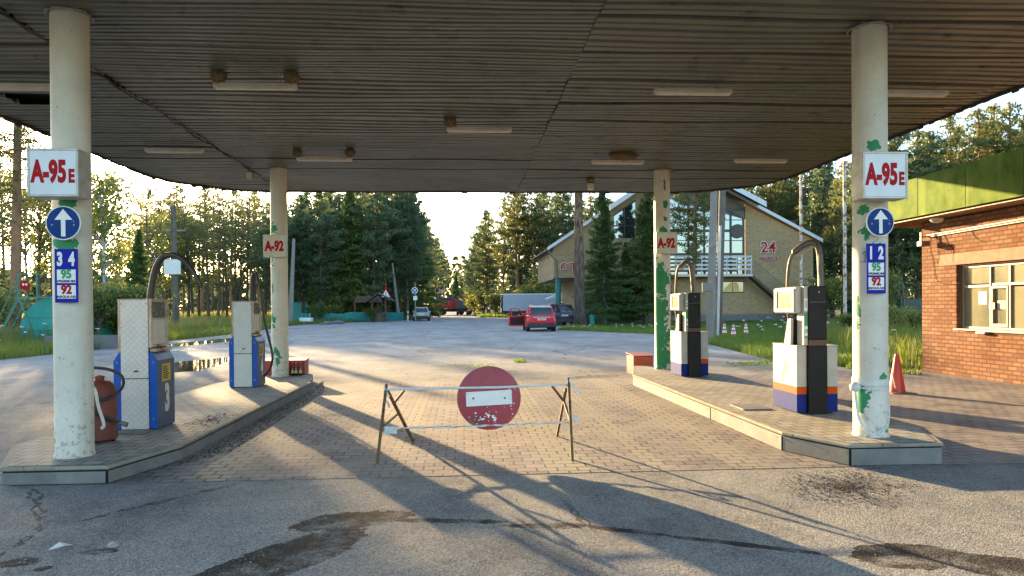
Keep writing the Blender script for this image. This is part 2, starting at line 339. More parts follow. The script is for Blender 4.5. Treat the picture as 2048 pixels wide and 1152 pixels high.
# ---------------------------------------------------------------- canopy
ZC=4.676
def outline(off=0,r=2.6,n=9):
    x0,x1,y0,y1=-7.1-off,7.75+off,4.3-off,19.17+off; pts=[]
    for cx,cy,a in ((x1-r,y1-r,0),(x0+r,y1-r,90),(x0+r,y0+r,180),(x1-r,y0+r,270)):
        for k in range(n+1):
            t=R(a+90*k/n); pts.append((cx+r*math.cos(t),cy+r*math.sin(t)))
    return pts
def xr(y,off=0,r=2.6):
    x0,x1,y0,y1=-7.1-off,7.75+off,4.3-off,19.17+off; e=0
    if y>y1-r: d=min(y-(y1-r),r); e=r-math.sqrt(max(r*r-d*d,0))
    if y<y0+r: d=min((y0+r)-y,r); e=r-math.sqrt(max(r*r-d*d,0))
    return x0+e,x1-e
can=thing('canopy','low flat filling station canopy with ribbed metal ceiling on four white columns','canopy')
M_CEIL=mat('ribbed_ceiling_metal',(.128,.124,.09),(.09,.088,.065),.7,.45,.2,.05,60,.5,rust=((.05,.04,.028),.615,2.6),streak=((.06,.052,.04),2.2,.55))
M_DECK=mat('canopy_deck',(.09,.07,.05),None,3,.9)
M_EDGE=mat('dark_edge_trim',(.03,.026,.022),(.05,.035,.02),5,.8)
def sheet_part(xa,xb,ya,yb,pitch,depth,kind,tilt,hole=None):
    rows=[]  # (y, dz)
    y=ya
    while y<yb-1e-4:
        if kind=='sin':
            for f,z in ((0,0),(.10,depth),(.38,depth),(.48,0)):
                yy=y+pitch*f
                if yy<yb: rows.append((yy,z))
        else:
            for f,z in ((0,0),(.10,depth*1.7),(.16,depth*1.7),(.26,0),(.55,.0),(.60,depth*.55),(.66,depth*.55),(.71,0)):
                yy=y+pitch*f
                if yy<yb: rows.append((yy,z))
        y+=pitch
    rows.append((yb,0))
    mb=MB(); segs=8
    def row(yy,z):
        l,r_=xr(yy); a=max(xa,l); b=min(xb,r_)
        if b-a<.02: return None
        return [(a+(b-a)*k/segs, yy, ZC+z+tilt*(yb-yy)/(yb-ya)+.010*math.sin(3.1*yy+1.7*(a+(b-a)*k/segs))) for k in range(segs+1)]
    prev=None
    for yy,z in rows:
        rw=row(yy,z)
        if prev and rw:
            n=len(mb.v); mb.v+=prev+rw
            for k in range(segs):
                if hole and hole[2]<yy<hole[3] and hole[0]<prev[k][0]<hole[1]: continue
                mb.f.append((n+k,n+k+1,n+segs+2+k,n+segs+1+k)); mb.m.append(0)
        prev=rw
    if mb.f:
        o=mb.build('ceiling_sheet',M_CEIL,can,fix=False); o.data.shade_smooth(); o.data.set_sharp_from_angle(angle=R(40 if kind!='sin' else 50)); return o
bays=[(-7.1,-4.6),(-4.6,1.42),(1.42,7.42),(7.42,7.8)]
for bi,(xa,xb) in enumerate(bays):
    y=4.31; k=0
    while y<19.15:
        yb=min(y+1.06,19.165); fine=(bi==1 and 9.2<y<12.6)
        tilt=(-.006,.022,-.012,.016,.004)[(k*3+bi*2)%5]
        if bi==1 and 9.0<y<12: tilt=.03
        sheet_part(xa+.004,xb-.004,y+.004,yb-.006,.175 if fine else (.33 if bi!=1 else .22),.065 if fine else .042,'sin' if fine else 'trap',tilt,hole=(-6.5,-5.75,10.55,11.1) if bi==0 else None)
        y=yb; k+=1
deck=MB().prism(outline(.05),ZC+.19,ZC+.62); deck.build('roof_deck',M_DECK,can)
ol=outline(.03); il=outline(-.02)
mb=MB(); n=len(ol)
for i in range(n):
    a,b=ol[i],ol[(i+1)%n]; L=math.hypot(b[0]-a[0],b[1]-a[1]); k=max(1,int(L/.14))
    for j in range(k):
        p=[a[q]+(b[q]-a[q])*j/k for q in (0,1)]; p2=[a[q]+(b[q]-a[q])*(j+1)/k for q in (0,1)]
        dz=random.uniform(.02,.042)+(.03 if random.random()<.06 else 0)
        if a[1]>19.1 and b[1]>19.1: dz=.02+(.018 if (j%9==0) else 0)
        mb.add([(p[0],p[1],ZC-dz),(p2[0],p2[1],ZC-dz),(p2[0],p2[1],ZC+.21),(p[0],p[1],ZC+.21)],[(0,1,2,3)])
        q=[c*.994 for c in p]; q2=[c*.994 for c in p2]
        mb.add([(q[0],q[1],ZC-dz),(q2[0],q2[1],ZC-dz),(q2[0],q2[1],ZC+.2),(q[0],q[1],ZC+.2),(p[0],p[1],ZC-dz),(p2[0],p2[1],ZC-dz)],[(3,2,1,0),(0,1,5,4)])
mb.build('edge_trim',M_EDGE,can)
M_FLARE=mat('added_flare_paint',(.55,.52,.45),None,2,.6)
mb=MB(); ol=outline(.06); ow=outline(1.66,1.2)  # unseen outward flare, shaped to throw shade on the kiosk's green roof edge
for i in range(len(ol)):
    j=(i+1)%len(ol); a,b=ol[i],ol[j]; c,d=ow[j],ow[i]
    mb.add([(a[0],a[1],ZC+.06),(b[0],b[1],ZC+.06),(c[0],c[1],ZC+.88),(d[0],d[1],ZC+.88)],[(0,1,2,3)])
mb.add([(x,y,ZC+.88) for x,y in ow],[tuple(range(len(ow)))]); mb.build('fascia',M_FLARE,can)
pts=[(-4.6+random.uniform(-.03,.03),7.2+k*.28,ZC-.012-random.random()*.03) for k in range(42)]
MB().tube(pts,[random.uniform(.006,.022) for _ in pts],6).build('ceiling_cable',M_EDGE,can,smooth=60)
W1=(.60,.565,.475); W2=(.48,.44,.35)
colspec=[('column',(-3.98,7.67),.18,.177,[(.02,-.21,2.73,.13,1.0),(-.07,-.19,2.33,.12,.9),(.08,-.19,2.33,.10,1),(-.2,-.08,.30,.09,2)],.2),
 ('column',(-3.98,15.99),.18,.177,[(-.10,-.17,3.34,.12,1.3),(-.12,-.15,2.66,.10,1.2),(-.12,-.15,1.42,.12,1.6),(-.04,-.19,.72,.10,1.3),(-.02,-.2,.50,.11,1.2),(-.13,-.15,2.1,.07,2)],.24),
 ('column',(4.44,7.67),.228,.177,[(-.06,-.20,3.36,.095,.9),(-.13,-.17,2.66,.15,.5),(-.13,-.17,2.44,.19,.7),(-.10,-.19,2.16,.14,1.7),(-.2,-.05,2.95,.10,2),(-.20,-.09,.66,.15,1.6),(.03,-.21,.86,.10,.7),(.1,-.19,.30,.11,.4),(-.2,-.05,1.6,.05,4)],.24),
 ('column',(4.44,15.99),.228,.177,[(-.09,-.18,.48,.46,.85),(-.17,-.12,.95,.46,1.3),(-.17,-.12,1.55,.46,1.4),(-.16,-.13,2.25,.42,1.4),(.02,-.2,.45,.30,1.0),(.04,-.2,3.9,.10,1.6),(.04,-.19,3.57,.08,1.2),(-.03,-.19,3.30,.14,1),(.02,-.2,4.3,.06,3)],.13)]
lab=['front left column, off-white with chipped paint','far left column with small green chips','front right column with green paint showing and tape round its foot','far right column peeling to green paint along its left side']
for (nm,(x,y),zb,r,blobs,amp),lb in zip(colspec,lab):
    m=paint_mat('peeling_column_paint',W1,W2,[(q[0]*.86,q[1]*.86,q[2],q[3],q[4]) for q in blobs],amp=amp)
    c=MB().lathe([(r+.012,zb-.01),(r+.010,zb+.02),(r,zb+.035),(r,1.5),(r,3),(r*1.0,ZC+.02)],40).build(nm,m,can,smooth=50); c.location=(x,y,0); c['label']=lb
    mb=MB(); pts=[(x+(r+.02+random.uniform(0,.03))*math.cos(a),y+(r+.02+random.uniform(0,.03))*math.sin(a),ZC-.012-random.random()*.02) for a in np.linspace(0,2*math.pi,26)]
    mb.tube(pts,[random.uniform(.008,.02) for _ in pts],5,cap=False); mb.build('ceiling_collar',M_CONC,can,smooth=60)

# ---------------------------------------------------------------- ceiling lamps, floodlights, nests
M_LAMP=mat('lamp_tray_paint',(.62,.58,.50),(.50,.45,.38),4,.4,0,.05); M_DIFF=mat('lamp_diffuser',(.55,.50,.42),(.42,.37,.29),5,.35,0,.03)
M_STEEL=mat('dull_steel',(.25,.24,.22),(.15,.13,.11),6,.45,.6,.1); M_NEST=mat('nest_mud_straw',(.16,.115,.06),(.09,.065,.035),14,.95,0,.8,60)
def lamp(label,x,y,z=-.2):
    o=thing('ceiling_lamp',label,'lamp',(x,y,ZC+z),0,'tube lamps under the canopy')
    MB().prism([(-.06,.0),(-.045,.055),(.045,.055),(.06,.0)],-.52,.52,'x').build('tray',M_LAMP,o,bevel=.004)
    MB().prism([(-.052,-.002),(-.03,-.022),(.03,-.022),(.052,-.002)],-.50,.50,'x').build('diffuser',M_DIFF,o,bevel=.004)
    for s in (-.42,.34):
        m=MB()
        for e in (-.025,.025): m.bar((s+e,0,.055),(s+e,0,-z-.01),.006)
        m.bar((s-.03,0,.06),(s+.03,0,.06),.03,.02); m.bar((s-.028,0,-z-.015),(s+.028,0,-z-.015),.006)
        m.build('hanger',M_STEEL,o)
    return o
LX={'a':-5.32,'b':-2.63,'c':.27,'d':3.06,'e':5.9}
lamp('tube lamp at the left ceiling edge beside the torn hole',-5.55,9.6); lamp('tube lamp under the ceiling with a nest at each end, nearest the front left column',-2.63,9.46)
lamp('tube lamp in the middle of the ceiling with one nest at its left end',.27,11.65); lamp('clean tube lamp left of the front right column',3.06,9.48); lamp('tube lamp partly hidden behind the front right column',6.02,9.43)
lamp('plain tube lamp near the far left edge of the ceiling',-5.3,13.75,-.12); lamp('tube lamp with two nests right of the far left column',-2.63,14.05); lamp('tube lamp with a wide nest on top left of the far right column',3.06,14.2); lamp('tube lamp near the far right canopy edge',5.88,14.02); lamp('tube lamp cut by the top edge of the photo',3.2,6.36)
def nest(label,x,y,z,w,h,d=.09):
    n=18; prof=[(.001,-h*.5)]+[((math.sin(math.pi*(.12+.6*k/6)))*w*.5,-h*.5+h*k/6) for k in range(1,7)]
    m=MB(); m.lathe(prof,n); m.v=[(a*(1+random.uniform(-.13,.13))*1.0,b*d/(w*.5)*(1+random.uniform(-.15,.15)),c+random.uniform(-.012,.012)) for a,b,c in m.v]
    for k in range(26):
        a=random.random()*6.28; p=Vector((math.cos(a)*w*.4,math.sin(a)*d*.8,random.uniform(-.5,.5)*h)); m.bar(p,p+Vector((random.uniform(-.07,.07),random.uniform(-.03,.03),random.uniform(-.09,.02))),.004)
    o=m.build('bird_nest',M_NEST,smooth=50); o.location=(x,y,z); return tag(o,label,'nest','mud nests on the canopy lamps')
zl=ZC-.08
nest('mud nest on the left end of the twin-nest lamp by the front left column',-3.08,9.42,zl,.2,.17); nest('mud nest on the right end of the twin-nest lamp by the front left column',-2.17,9.42,zl,.2,.16)
nest('mud nest on the left end of the middle ceiling lamp',-.20,11.62,zl,.2,.17); nest('left mud nest on the lamp right of the far left column',-3.13,14.0,zl,.18,.15); nest('right mud nest on the lamp right of the far left column',-2.14,14.0,zl,.2,.15); nest('wide straw nest along the lamp left of the far right column',3.16,14.15,zl,.58,.16)
def flood(label,x,y,nst):
    o=thing('floodlight',label,'floodlight',(x,y,ZC-.02)); MB().bar((0,0,0),(0,0,-.12),.03).build('bracket',M_STEEL,o)
    MB().box(-.07,.07,-.06,.04,-.27,-.12).build('housing',M_STEEL if not nst else M_LAMP,o,bevel=.015); MB().box(-.058,.058,-.068,-.062,-.255,-.135).build('lens',M_DIFF,o)
    if nst: nest('small mud nest on the floodlight under the far canopy edge',x,y,ZC-.08,.2,.12)
flood('dark spotlight hanging beside the far left column',-4.49,15.68,False); flood('pale floodlight hanging from the far edge of the ceiling',3.0,16.96,True)
# ---------------------------------------------------------------- signs
M_ALU=mat('sign_frame_aluminium',(.50,.49,.45),(.36,.34,.30),8,.45,.3,.05)
M_SIGNW=mat('sign_face_white',(.66,.70,.74),(.58,.62,.67),2.5,.35,0,0,speck=((.3,.28,.25),.72,18)); M_SIGNB=mat('sign_face_yellowed',(.56,.50,.40),(.47,.41,.31),3,.4,0,0,speck=((.25,.17,.1),.70,14))
M_RED=mat('letter_red',(.40,.006,.012),(.33,.006,.012),5,.55,spec=.15); M_BLUE=mat('sign_blue',(.004,.042,.20),(.004,.032,.16),3,.5,spec=.15,speck=((.5,.52,.55),.745,16)); M_BLUE2=mat('plate_blue',(.006,.012,.30),(.006,.012,.25),4,.5,spec=.15,speck=((.3,.3,.35),.74,24))
M_WHT=mat('sign_white',(.74,.74,.72),(.64,.64,.62),6,.4,speck=((.2,.2,.2),.74,22)); M_GRN=mat('digit_green',(.03,.28,.10),(.03,.22,.08),6,.5); M_BLK=mat('print_black',(.02,.02,.02),None,6,.6)
def lightbox(label,pl,pr,pt,pb,Y,dep,face,words):
    a=yp(pl,pt,Y); b=yp(pr,pb,Y); W=b.x-a.x; Hh=a.z-b.z
    o=thing('fuel_sign',label,'sign',((a.x+b.x)/2,Y,(a.z+b.z)/2),0,'boxed fuel grade signs on the columns')
    MB().box(-W/2,W/2,.012,dep,-Hh/2,Hh/2).build('case',M_ALU,o,bevel=.006)
    m=MB(); f=.022
    for q in ((-W/2,W/2,Hh/2-f,Hh/2),(-W/2,W/2,-Hh/2,-Hh/2+f)): m.box(q[0],q[1],-.004,.011,q[2],q[3])
    for q in ((-W/2,-W/2+f),(W/2-f,W/2)): m.box(q[0],q[1],-.003,.011,-Hh/2+f,Hh/2-f)
    m.build('frame',M_ALU,o,bevel=.003)
    MB().box(-W/2+f,W/2-f,.004,.011,-Hh/2+f,Hh/2-f).build('face',face,o)
    for (s,hc,cx,cz,xs,bd) in words: text('lettering',s,hc/.70*Hh,M_RED,o,(cx*W,.0025,cz*Hh),xs=xs,bold=bd,sp=1.02)
    MB().bar((0,dep,-Hh*.3),(0,dep+.08,-Hh*.3),.05).build('bracket',M_STEEL,o)
    return o
w95=[('A-95',.43,-.075,-.0,.56,.05),('E',.26,.362,-.085,.66,.05)]; w92=[('A-92',.42,-.01,-.03,.66,.055)]
lightbox('white A-95E sign box high on the front left column',53,157,296,393,7.2,.24,M_SIGNW,w95); lightbox('white A-95E sign box high on the front right column',1726,1816,303,397,7.22,.23,M_SIGNW,w95)
lightbox('yellowed A-92 sign box on the far left column',526,572,469,514,15.62,.17,M_SIGNB,w92); lightbox('yellowed A-92 sign box on the far right column',1312,1355,464,507,15.62,.17,M_SIGNB,w92)
def arrow_sign(label,cx,cy,r,Y):
    c=yp(cx,cy,Y); rr=r/F*Y*1.0
    o=thing('arrow_sign',label,'road sign',c,0,'round blue arrow signs')
    MB().lathe([(rr*.97,.012),(rr,.008),(rr,-.002),(rr*.985,-.006),(rr*.93,-.006)],48,axis='y').build('rim',M_WHT,o,smooth=40)
    MB().lathe([(rr*.935,-.0075),(0.0001,-.0085)],48,axis='y').build('face',M_BLUE,o)
    s=rr/33.0; P=[(-3,-26),(5,-26),(5,6),(18,6),(1,27),(-15,6),(-3,6)]
    MB().prism([((x-.5)*s,z*s) for x,z in P],-.0125,-.0095,'y').build('arrow',M_WHT,o)
    m=MB(); 
    for e in (-.62,.62): m.lathe([(.010,-.012),(.0001,-.013)],10,(e*rr,0,-.02),axis='y')
    m.build('bolt',M_STEEL,o); MB().box(-.02,.02,.012,.05,-.05,.05).build('bracket',M_STEEL,o)
arrow_sign('round blue sign with white up arrow on the front left column',127,446,33,7.40); arrow_sign('round blue sign with white up arrow on the front right column',1760,444,30,7.40)
def plate(label,pl,pr,pt,pb,Y,d1,d2,tilt):
    a=yp(pl,pt,Y); b=yp(pr,pb,Y); W=b.x-a.x; Hh=a.z-b.z
    o=thing('price_plate',label,'sign',((a.x+b.x)/2,Y,(a.z+b.z)/2),tilt,'blue pump number plates on the columns')
    MB().box(-W/2,W/2,-.002,.004,-Hh/2,Hh/2).build('plate',M_BLUE2,o,bevel=.002)
    text('number',d1,.235*Hh/.70*1.0,M_WHT,o,(-W*.27,-.0055,Hh*.30),xs=.62,bold=.05); text('number',d2,.235*Hh/.70,M_WHT,o,(W*.24,-.0055,Hh*.30),xs=.62,bold=.05)
    for z,s,wd,m in ((-.01,'95','PREMIUM',M_GRN),(-.30,'92','REGULAR',M_RED)):
        MB().box(-W*.40,W*.40,-.0045,-.0022,Hh*(z-.125),Hh*(z+.125)).build('panel',M_WHT,o)
        text('grade',s,.155*Hh/.70,m,o,(0,-.0062,Hh*(z+.035)),xs=.86,bold=.045); text('caption',wd,.042*Hh/.70,M_BLK,o,(0,-.0062,Hh*(z-.093)),xs=1.3,bold=.03)
plate('blue plate reading 3 4 95 PREMIUM 92 REGULAR on the front left column',109,157,498,605,7.44,'3','4',0); plate('blue plate reading 1 2 95 PREMIUM 92 REGULAR on the front right column',1732,1772,487,587,7.44,'1','2',R(2))

# ---------------------------------------------------------------- blue pumps on the left island
def tread():
    t=NT('tread_plate'); v=t.mapv((1,1,1))
    x=t.sep(); u=t.math('MULTIPLY',t.math('ADD',x[0],x[2]),13.0); w_=t.math('MULTIPLY',t.math('SUBTRACT',x[0],x[2]),13.0)
    fu=t.math('FRACT',u); fw=t.math('FRACT',w_); par=t.math('MODULO',t.math('ADD',t.math('FLOOR',u),t.math('FLOOR',w_)),2.0); par=t.math('GREATER_THAN',t.math('ABSOLUTE',par),.5)
    def lens(a,b):
        p=t.math('SUBTRACT',.13,t.math('ABSOLUTE',t.math('SUBTRACT',a,.5))); q=t.math('SUBTRACT',.46,t.math('ABSOLUTE',t.math('SUBTRACT',b,.5)))
        return t.math('MULTIPLY',t.math('GREATER_THAN',p,0),t.math('GREATER_THAN',q,0))
    m=t.n.new('ShaderNodeMix'); t.l(par,m.inputs[0]); t.l(lens(fu,fw),m.inputs[2]); t.l(lens(fw,fu),m.inputs[3]); h=m.outputs[0]
    base=t.mix(t.ramp(t.noise(3,5,.7),.35,.7),(.55,.54,.505),(.43,.42,.385)); col=t.mix(t.math('MULTIPLY',h,.55),base,(.70,.69,.66))
    col=t.mix(t.ramp(t.noise(14,4,.6),.70,.74),col,(.16,.09,.04))
    return t.bsdf(col,.45,.1,t.bump(h,.9,.006),.5)
M_TREAD=tread()
M_PBLUE=mat('pump_blue_paint',(.010,.085,.40),(.008,.065,.32),4,.45,0,.05,spec=.25,rust=((.05,.035,.03),.70,6)); M_PSLATE=mat('pump_slate_blue_paint',(.055,.085,.14),(.04,.06,.10),4,.45,0,.05,rust=((.06,.045,.04),.71,7))
M_HEAD=mat('pump_head_cream',(.60,.55,.46),(.48,.42,.33),3,.5,0,.06,rust=((.22,.09,.03),.67,4.5)); M_RUST=mat('rusted_paint_frame',(.50,.43,.33),(.34,.20,.10),7,.75,0,.3,30,rust=((.17,.07,.025),.56,7))
M_DISP=mat('pump_display_glass',(.13,.13,.11),(.09,.09,.075),5,.25,0,0,spec=.6); M_HOSE=mat('black_hose',(.022,.020,.018),(.035,.03,.027),9,.5,0,.1); M_YEL=mat('yellow_notice',(.55,.38,.03),(.46,.31,.03),8,.55)
M_NUM=mat('pump_number_paint',(.60,.56,.48),(.5,.46,.38),6,.6); M_PLINTH=mat('pump_plinth',(.05,.05,.05),None,5,.7)
def blue_pump(label,loc,digit,hose):
    o=thing('fuel_pump',label,'fuel pump',loc,0,'blue pumps on the left island')
    w,d=.262,.56   # half width, depth (front at y=0)
    hb=.92
    # lower cabinet: two blue-fronted side covers with slate flanks
    for s in (-1,1):
        poly=[(s*.165,0.0),(s*.165,hb+.02),(s*(w-.06),hb+.02),(s*w,hb-.08),(s*w,0.0)]
        MB().prism(poly,.02,d-.02,'y').build('side_cover',M_PSLATE,o,bevel=.006)
        pf=[(s*.166,.003),(s*.166,hb+.017),(s*(w-.063),hb+.017),(s*(w-.003),hb-.085),(s*(w-.003),.003)]
        MB().prism(pf,.004,.0185,'y').build('front_strip',M_PBLUE,o,bevel=.003)
        m=MB()
        for zz in (.12,.82): m.box(s*.215-.010,s*.215+.010,-.004,.0035,zz-.012,zz+.012)
        m.build('latch',M_STEEL,o)
    MB().box(-.164,.164,.02,d-.03,0,1.0).build('core',M_PLINTH,o)
    # upper head
    MB().box(-.164,.164,.016,d-.05,1.0,1.58).build('head',M_HEAD,o,bevel=.006)
    for s in (-1,1):
        m=MB(); x0,x1=(.166,.20) if s>0 else (-.20,-.166)
        m.box(x0,x1,.0,.03,1.0,1.585); m.box(x0,x1,d-.11,d-.04,1.0,1.585); m.box(x0,x1,.031,d-.111,1.0,1.03); m.box(x0,x1,.031,d-.111,1.562,1.585); m.box(x0,x1,.031,d-.111,1.345,1.362)
        m.build('head_frame',M_RUST,o,bevel=.003)
        xx=s*.185
        MB().box(min(xx,xx-s*.015),max(xx,xx-s*.015),.035,d-.115,1.365,1.56).build('display',M_DISP,o); MB().box(min(xx,xx-s*.013),max(xx,xx-s*.013),.035,d-.115,1.033,1.342).build('panel',M_HEAD,o)
    MB().box(-.205,.205,-.006,d-.035,1.586,1.60).build('head_lid',M_RUST,o,bevel=.003); MB().box(-.235,.235,.04,d-.06,.945,.985).build('shelf',M_RUST,o,bevel=.004)
    p=MB(); p.box(-.163,.163,-.012,.0,.0,.615); p.box(-.163,.163,-.012,.0,.625,1.585)
    fp=p.build('front_plate',M_TREAD,o,bevel=.003)
    m=MB()
    for x in (-.148,.148):
        for z in (.05,.35,.60,.65,.95,1.25,1.54): m.lathe([(.007,-.015),(.0001,-.017)],8,(x,0,z),axis='y')
    m.build('rivets',M_STEEL,fp); MB().box(-.01,.045,-.0155,-.0125,.70,.722).build('maker_plate',M_PLINTH,fp)
    # number and notice on the flank facing the drive
    text('number',digit,.45,M_NUM,o,(w+.004,.29,.34),rot=(math.pi/2,0,math.pi/2),xs=.64,bold=.055)
    nt=MB().box(w+.001,w+.003,.14,.40,.565,.785).build('notice',M_YEL,o); m=MB()
    for k in range(7): m.box(w+.0032,w+.0042,  .17,.37-random.random()*.07,.755-k*.024,.741-k*.024)
    m.build('print',M_BLK,nt)
    pts,rad=hose; MB().tube(pts,rad,10).build('hose',M_HOSE,o,smooth=60)
    MB().box(-.24,.24,.03,d-.04,-.012,.0).build('plinth',M_PLINTH,o)
    return o
def curve(pts,n=8):
    P=[Vector(p) for p in pts]; out=[]
    for i in range(len(P)-1):
        p0=P[max(i-1,0)];p1=P[i];p2=P[i+1];p3=P[min(i+2,len(P)-1)]
        for k in range(n):
            t=k/n; out.append(.5*((2*p1)+(-p0+p2)*t+(2*p0-5*p1+4*p2-p3)*t*t+(-p0+3*p1-3*p2+p3)*t**3))
    out.append(P[-1]); return out
def pxhose(pts,Y,loc): return [yp(a,b,Y+dy)-Vector(loc) for a,b,dy in pts]
l3=Vector((-4.03,9.16,.193)); h3=curve(pxhose([(299,606,.1),(303,575,.1),(312,535,.08),(328,513,.05),(350,511,.02),(372,525,0),(390,548,-.03),(403,573,-.05)],9.3,l3))
n=len(h3); blue_pump('blue pump numbered 3 with white tread plate and cut hose arching up',l3,'3',(h3,[.040 if i<n*.42 else .040-(i/n-.42)*.034 for i in range(n)]))
l4=Vector((-4.125,13.83,.193)); h4=curve(pxhose([(504,606,.15),(505,575,.15),(507,552,.12),(513,549,.05),(520,580,-.02),(529,640,-.05),(541,690,0),(545,715,.0),(540,738,.08),(528,752,.1)],14.0,l4))
n=len(h4); blue_pump('blue pump numbered 4 with a thin hose looping down to its base',l4,'4',(h4,[.05 if i<n*.27 else .022 for i in range(n)]))

# ---------------------------------------------------------------- white and black pumps on the right island
M_PW=mat('pump_white_paint',(.45,.43,.375),(.36,.34,.29),2.5,.55,0,.03,spec=.25,streak=((.30,.27,.21),2.6,.56),rust=((.16,.13,.09),.70,5)); M_PK=mat('pump_black_paint',(.006,.0055,.005),(.013,.011,.009),3,.45,0,.05,40,spec=.2,rust=((.07,.05,.03),.66,6))
M_PO=mat('pump_orange_band',(.52,.075,.008),(.44,.065,.008),4,.6,spec=.1); M_PN=mat('pump_navy_band',(.012,.025,.17),(.014,.025,.13),5,.65,0,.03,spec=.08,rust=((.2,.2,.25),.72,7)); M_BROWN=mat('brown_rust_band',(.10,.04,.02),None,8,.6)
M_GLASSD=mat('display_glass',(.34,.32,.25),(.22,.20,.15),3,.2,0,0,spec=.7); M_GREY=mat('grey_plastic',(.12,.12,.12),(.08,.08,.08),6,.5); M_PIPE=mat('hose_arch',(.15,.12,.09),(.08,.065,.05),8,.5,.2,.1)
def white_pump(label,loc,digit,left_orange):
    o=thing('fuel_pump',label,'fuel pump',loc,0,'white and black pumps on the right island')
    w,d,hc=.275,.76,.86
    k0=.10; k1=.335   # black column, x range as offset from left side
    # cabinet, left and right of the black column
    for s,(a,b) in (('l',(-w,-.143)),('r',(.113,w))):
        for z0,z1,m,nm in ((.0,.235,M_PN,'base_band'),(.236,.33,M_PO if (s=='r' or left_orange) else M_PW,'stripe'),(.331,hc,M_PW,'cabinet')):
            MB().box(a,b,.03,d,z0,z1).build(nm,m,o,bevel=.006 if nm=='cabinet' else .003)
    MB().box(-.142,.112,.10,d-.04,0,hc-.01).build('cabinet_core',M_GREY,o)
    MB().box(-w-.004,-.1435,.02,d+.005,hc+.001,hc+.014).build('cabinet_top',M_PW,o,bevel=.004); MB().box(.1135,w+.004,.02,d+.005,hc+.001,hc+.014).build('cabinet_top',M_PW,o,bevel=.004)
    # black column
    MB().box(-.140,.110,-.03,.15,-.02,hc+.01).build('column_skirt',M_PK,o,bevel=.01); MB().box(-.136,.106,-.018,.17,hc+.011,hc+.09).build('column_band',M_BROWN,o,bevel=.004)
    c=MB().box(-.138,.108,-.026,.18,hc+.091,1.65).build('column',M_PK,o,bevel=.012)
    mm=MB(); mm.prism([(-.07,1.435),(.10,1.435),(.10,1.375),(.075,1.355),(.04,1.365),(.01,1.385),(-.03,1.41)],-.0285,-.0265,'y'); mm.build('dent',M_DARK,c); MB().box(-.13,.10,-.028,-.0265,1.437,1.443).build('seam',M_GREY,c)
    MB().lathe([(.013,-.029),(.0001,-.031)],12,(.0,0,1.57),axis='y').build('lock',M_STEEL,c)
    MB().box(-.19,-.139,.0,.20,hc+.02,1.648).build('side_post',M_PW,o,bevel=.004)
    lb=MB().box(-.186,-.143,-.0035,-.0005,1.33,1.49).build('number_label',M_WHT,o); text('number',digit,.13,M_BLK,lb,(-.1645,-.0045,1.41),xs=.7,bold=.01)
    g=MB().box(-.186,-.143,-.0035,-.0005,.97,1.31).build('grade_label',M_GRN,o); MB().box(-.184,-.145,-.0055,-.004,1.0,1.13).build('grade_panel',M_WHT,g); text('grade','95',.05,M_GRN,g,(-.1645,-.007,1.065),rot=(math.pi/2,math.pi/2,0),xs=1,bold=.02)
    # display heads: left one large and tapered, right one thin
    hd=MB(); z0,z1=1.295,1.65
    a=[(-.191,.07,z0+.01),(-.191,d-.14,z0+.01),(-.191,d-.14,z1),(-.191,.07,z1)]; b=[(-.292,.02,z0),(-.292,d-.10,z0),(-.292,d-.10,z1-.015),(-.292,.02,z1-.015)]
    hd.add(a+b,[(0,1,2,3),(7,6,5,4),(0,4,5,1),(1,5,6,2),(2,6,7,3),(3,7,4,0)]); hd.build('display_head',M_PW,o,bevel=.012,seg=3)
    m=MB(); y0,y1=.04,d-.12; z0b,z1b=1.31,1.62
    for q in ((y0,y1,z0b,z0b+.045),(y0,y1,z1b-.04,z1b)): m.box(-.312,-.2925,*q)
    for q in ((y0,y0+.06),(y1-.09,y1)): m.box(-.312,-.2925,q[0],q[1],z0b+.045,z1b-.04)
    m.build('display_bezel',M_PW,o,bevel=.004); MB().box(-.300,-.2925,y0+.06,y1-.09,z0b+.045,z1b-.04).build('display_glass',M_GLASSD,o)
    MB().box(.109,.15,.06,d-.12,1.30,1.64).build('rear_display',M_PW,o,bevel=.008)
    MB().box(-.137,.107,.181,d-.16,1.38,1.63).build('head_core',M_GREY,o,bevel=.004)
    # nozzle boot, leaning
    m=MB(); m.prism([(.22,hc+.015),(.42,hc+.015),(.30,1.215),(.20,1.23)],-.272,-.235,'x'); m.build('nozzle_boot',M_PW,o,bevel=.006); m=MB(); m.prism([(.23,hc+.016),(.42,hc+.016),(.30,1.205),(.21,1.215)],-.234,-.145,'x'); m.build('nozzle_holder',M_PK,o,bevel=.006)
    return o
lp1=Vector((4.605,9.17,.25)); lp2=Vector((4.575,14.12,.25))
p1=white_pump('white and black pump numbered 1, orange striped, nearest the front right column',lp1,'1',True)
p2=white_pump('white and black pump numbered 2 beside the far right column',lp2,'2',False)
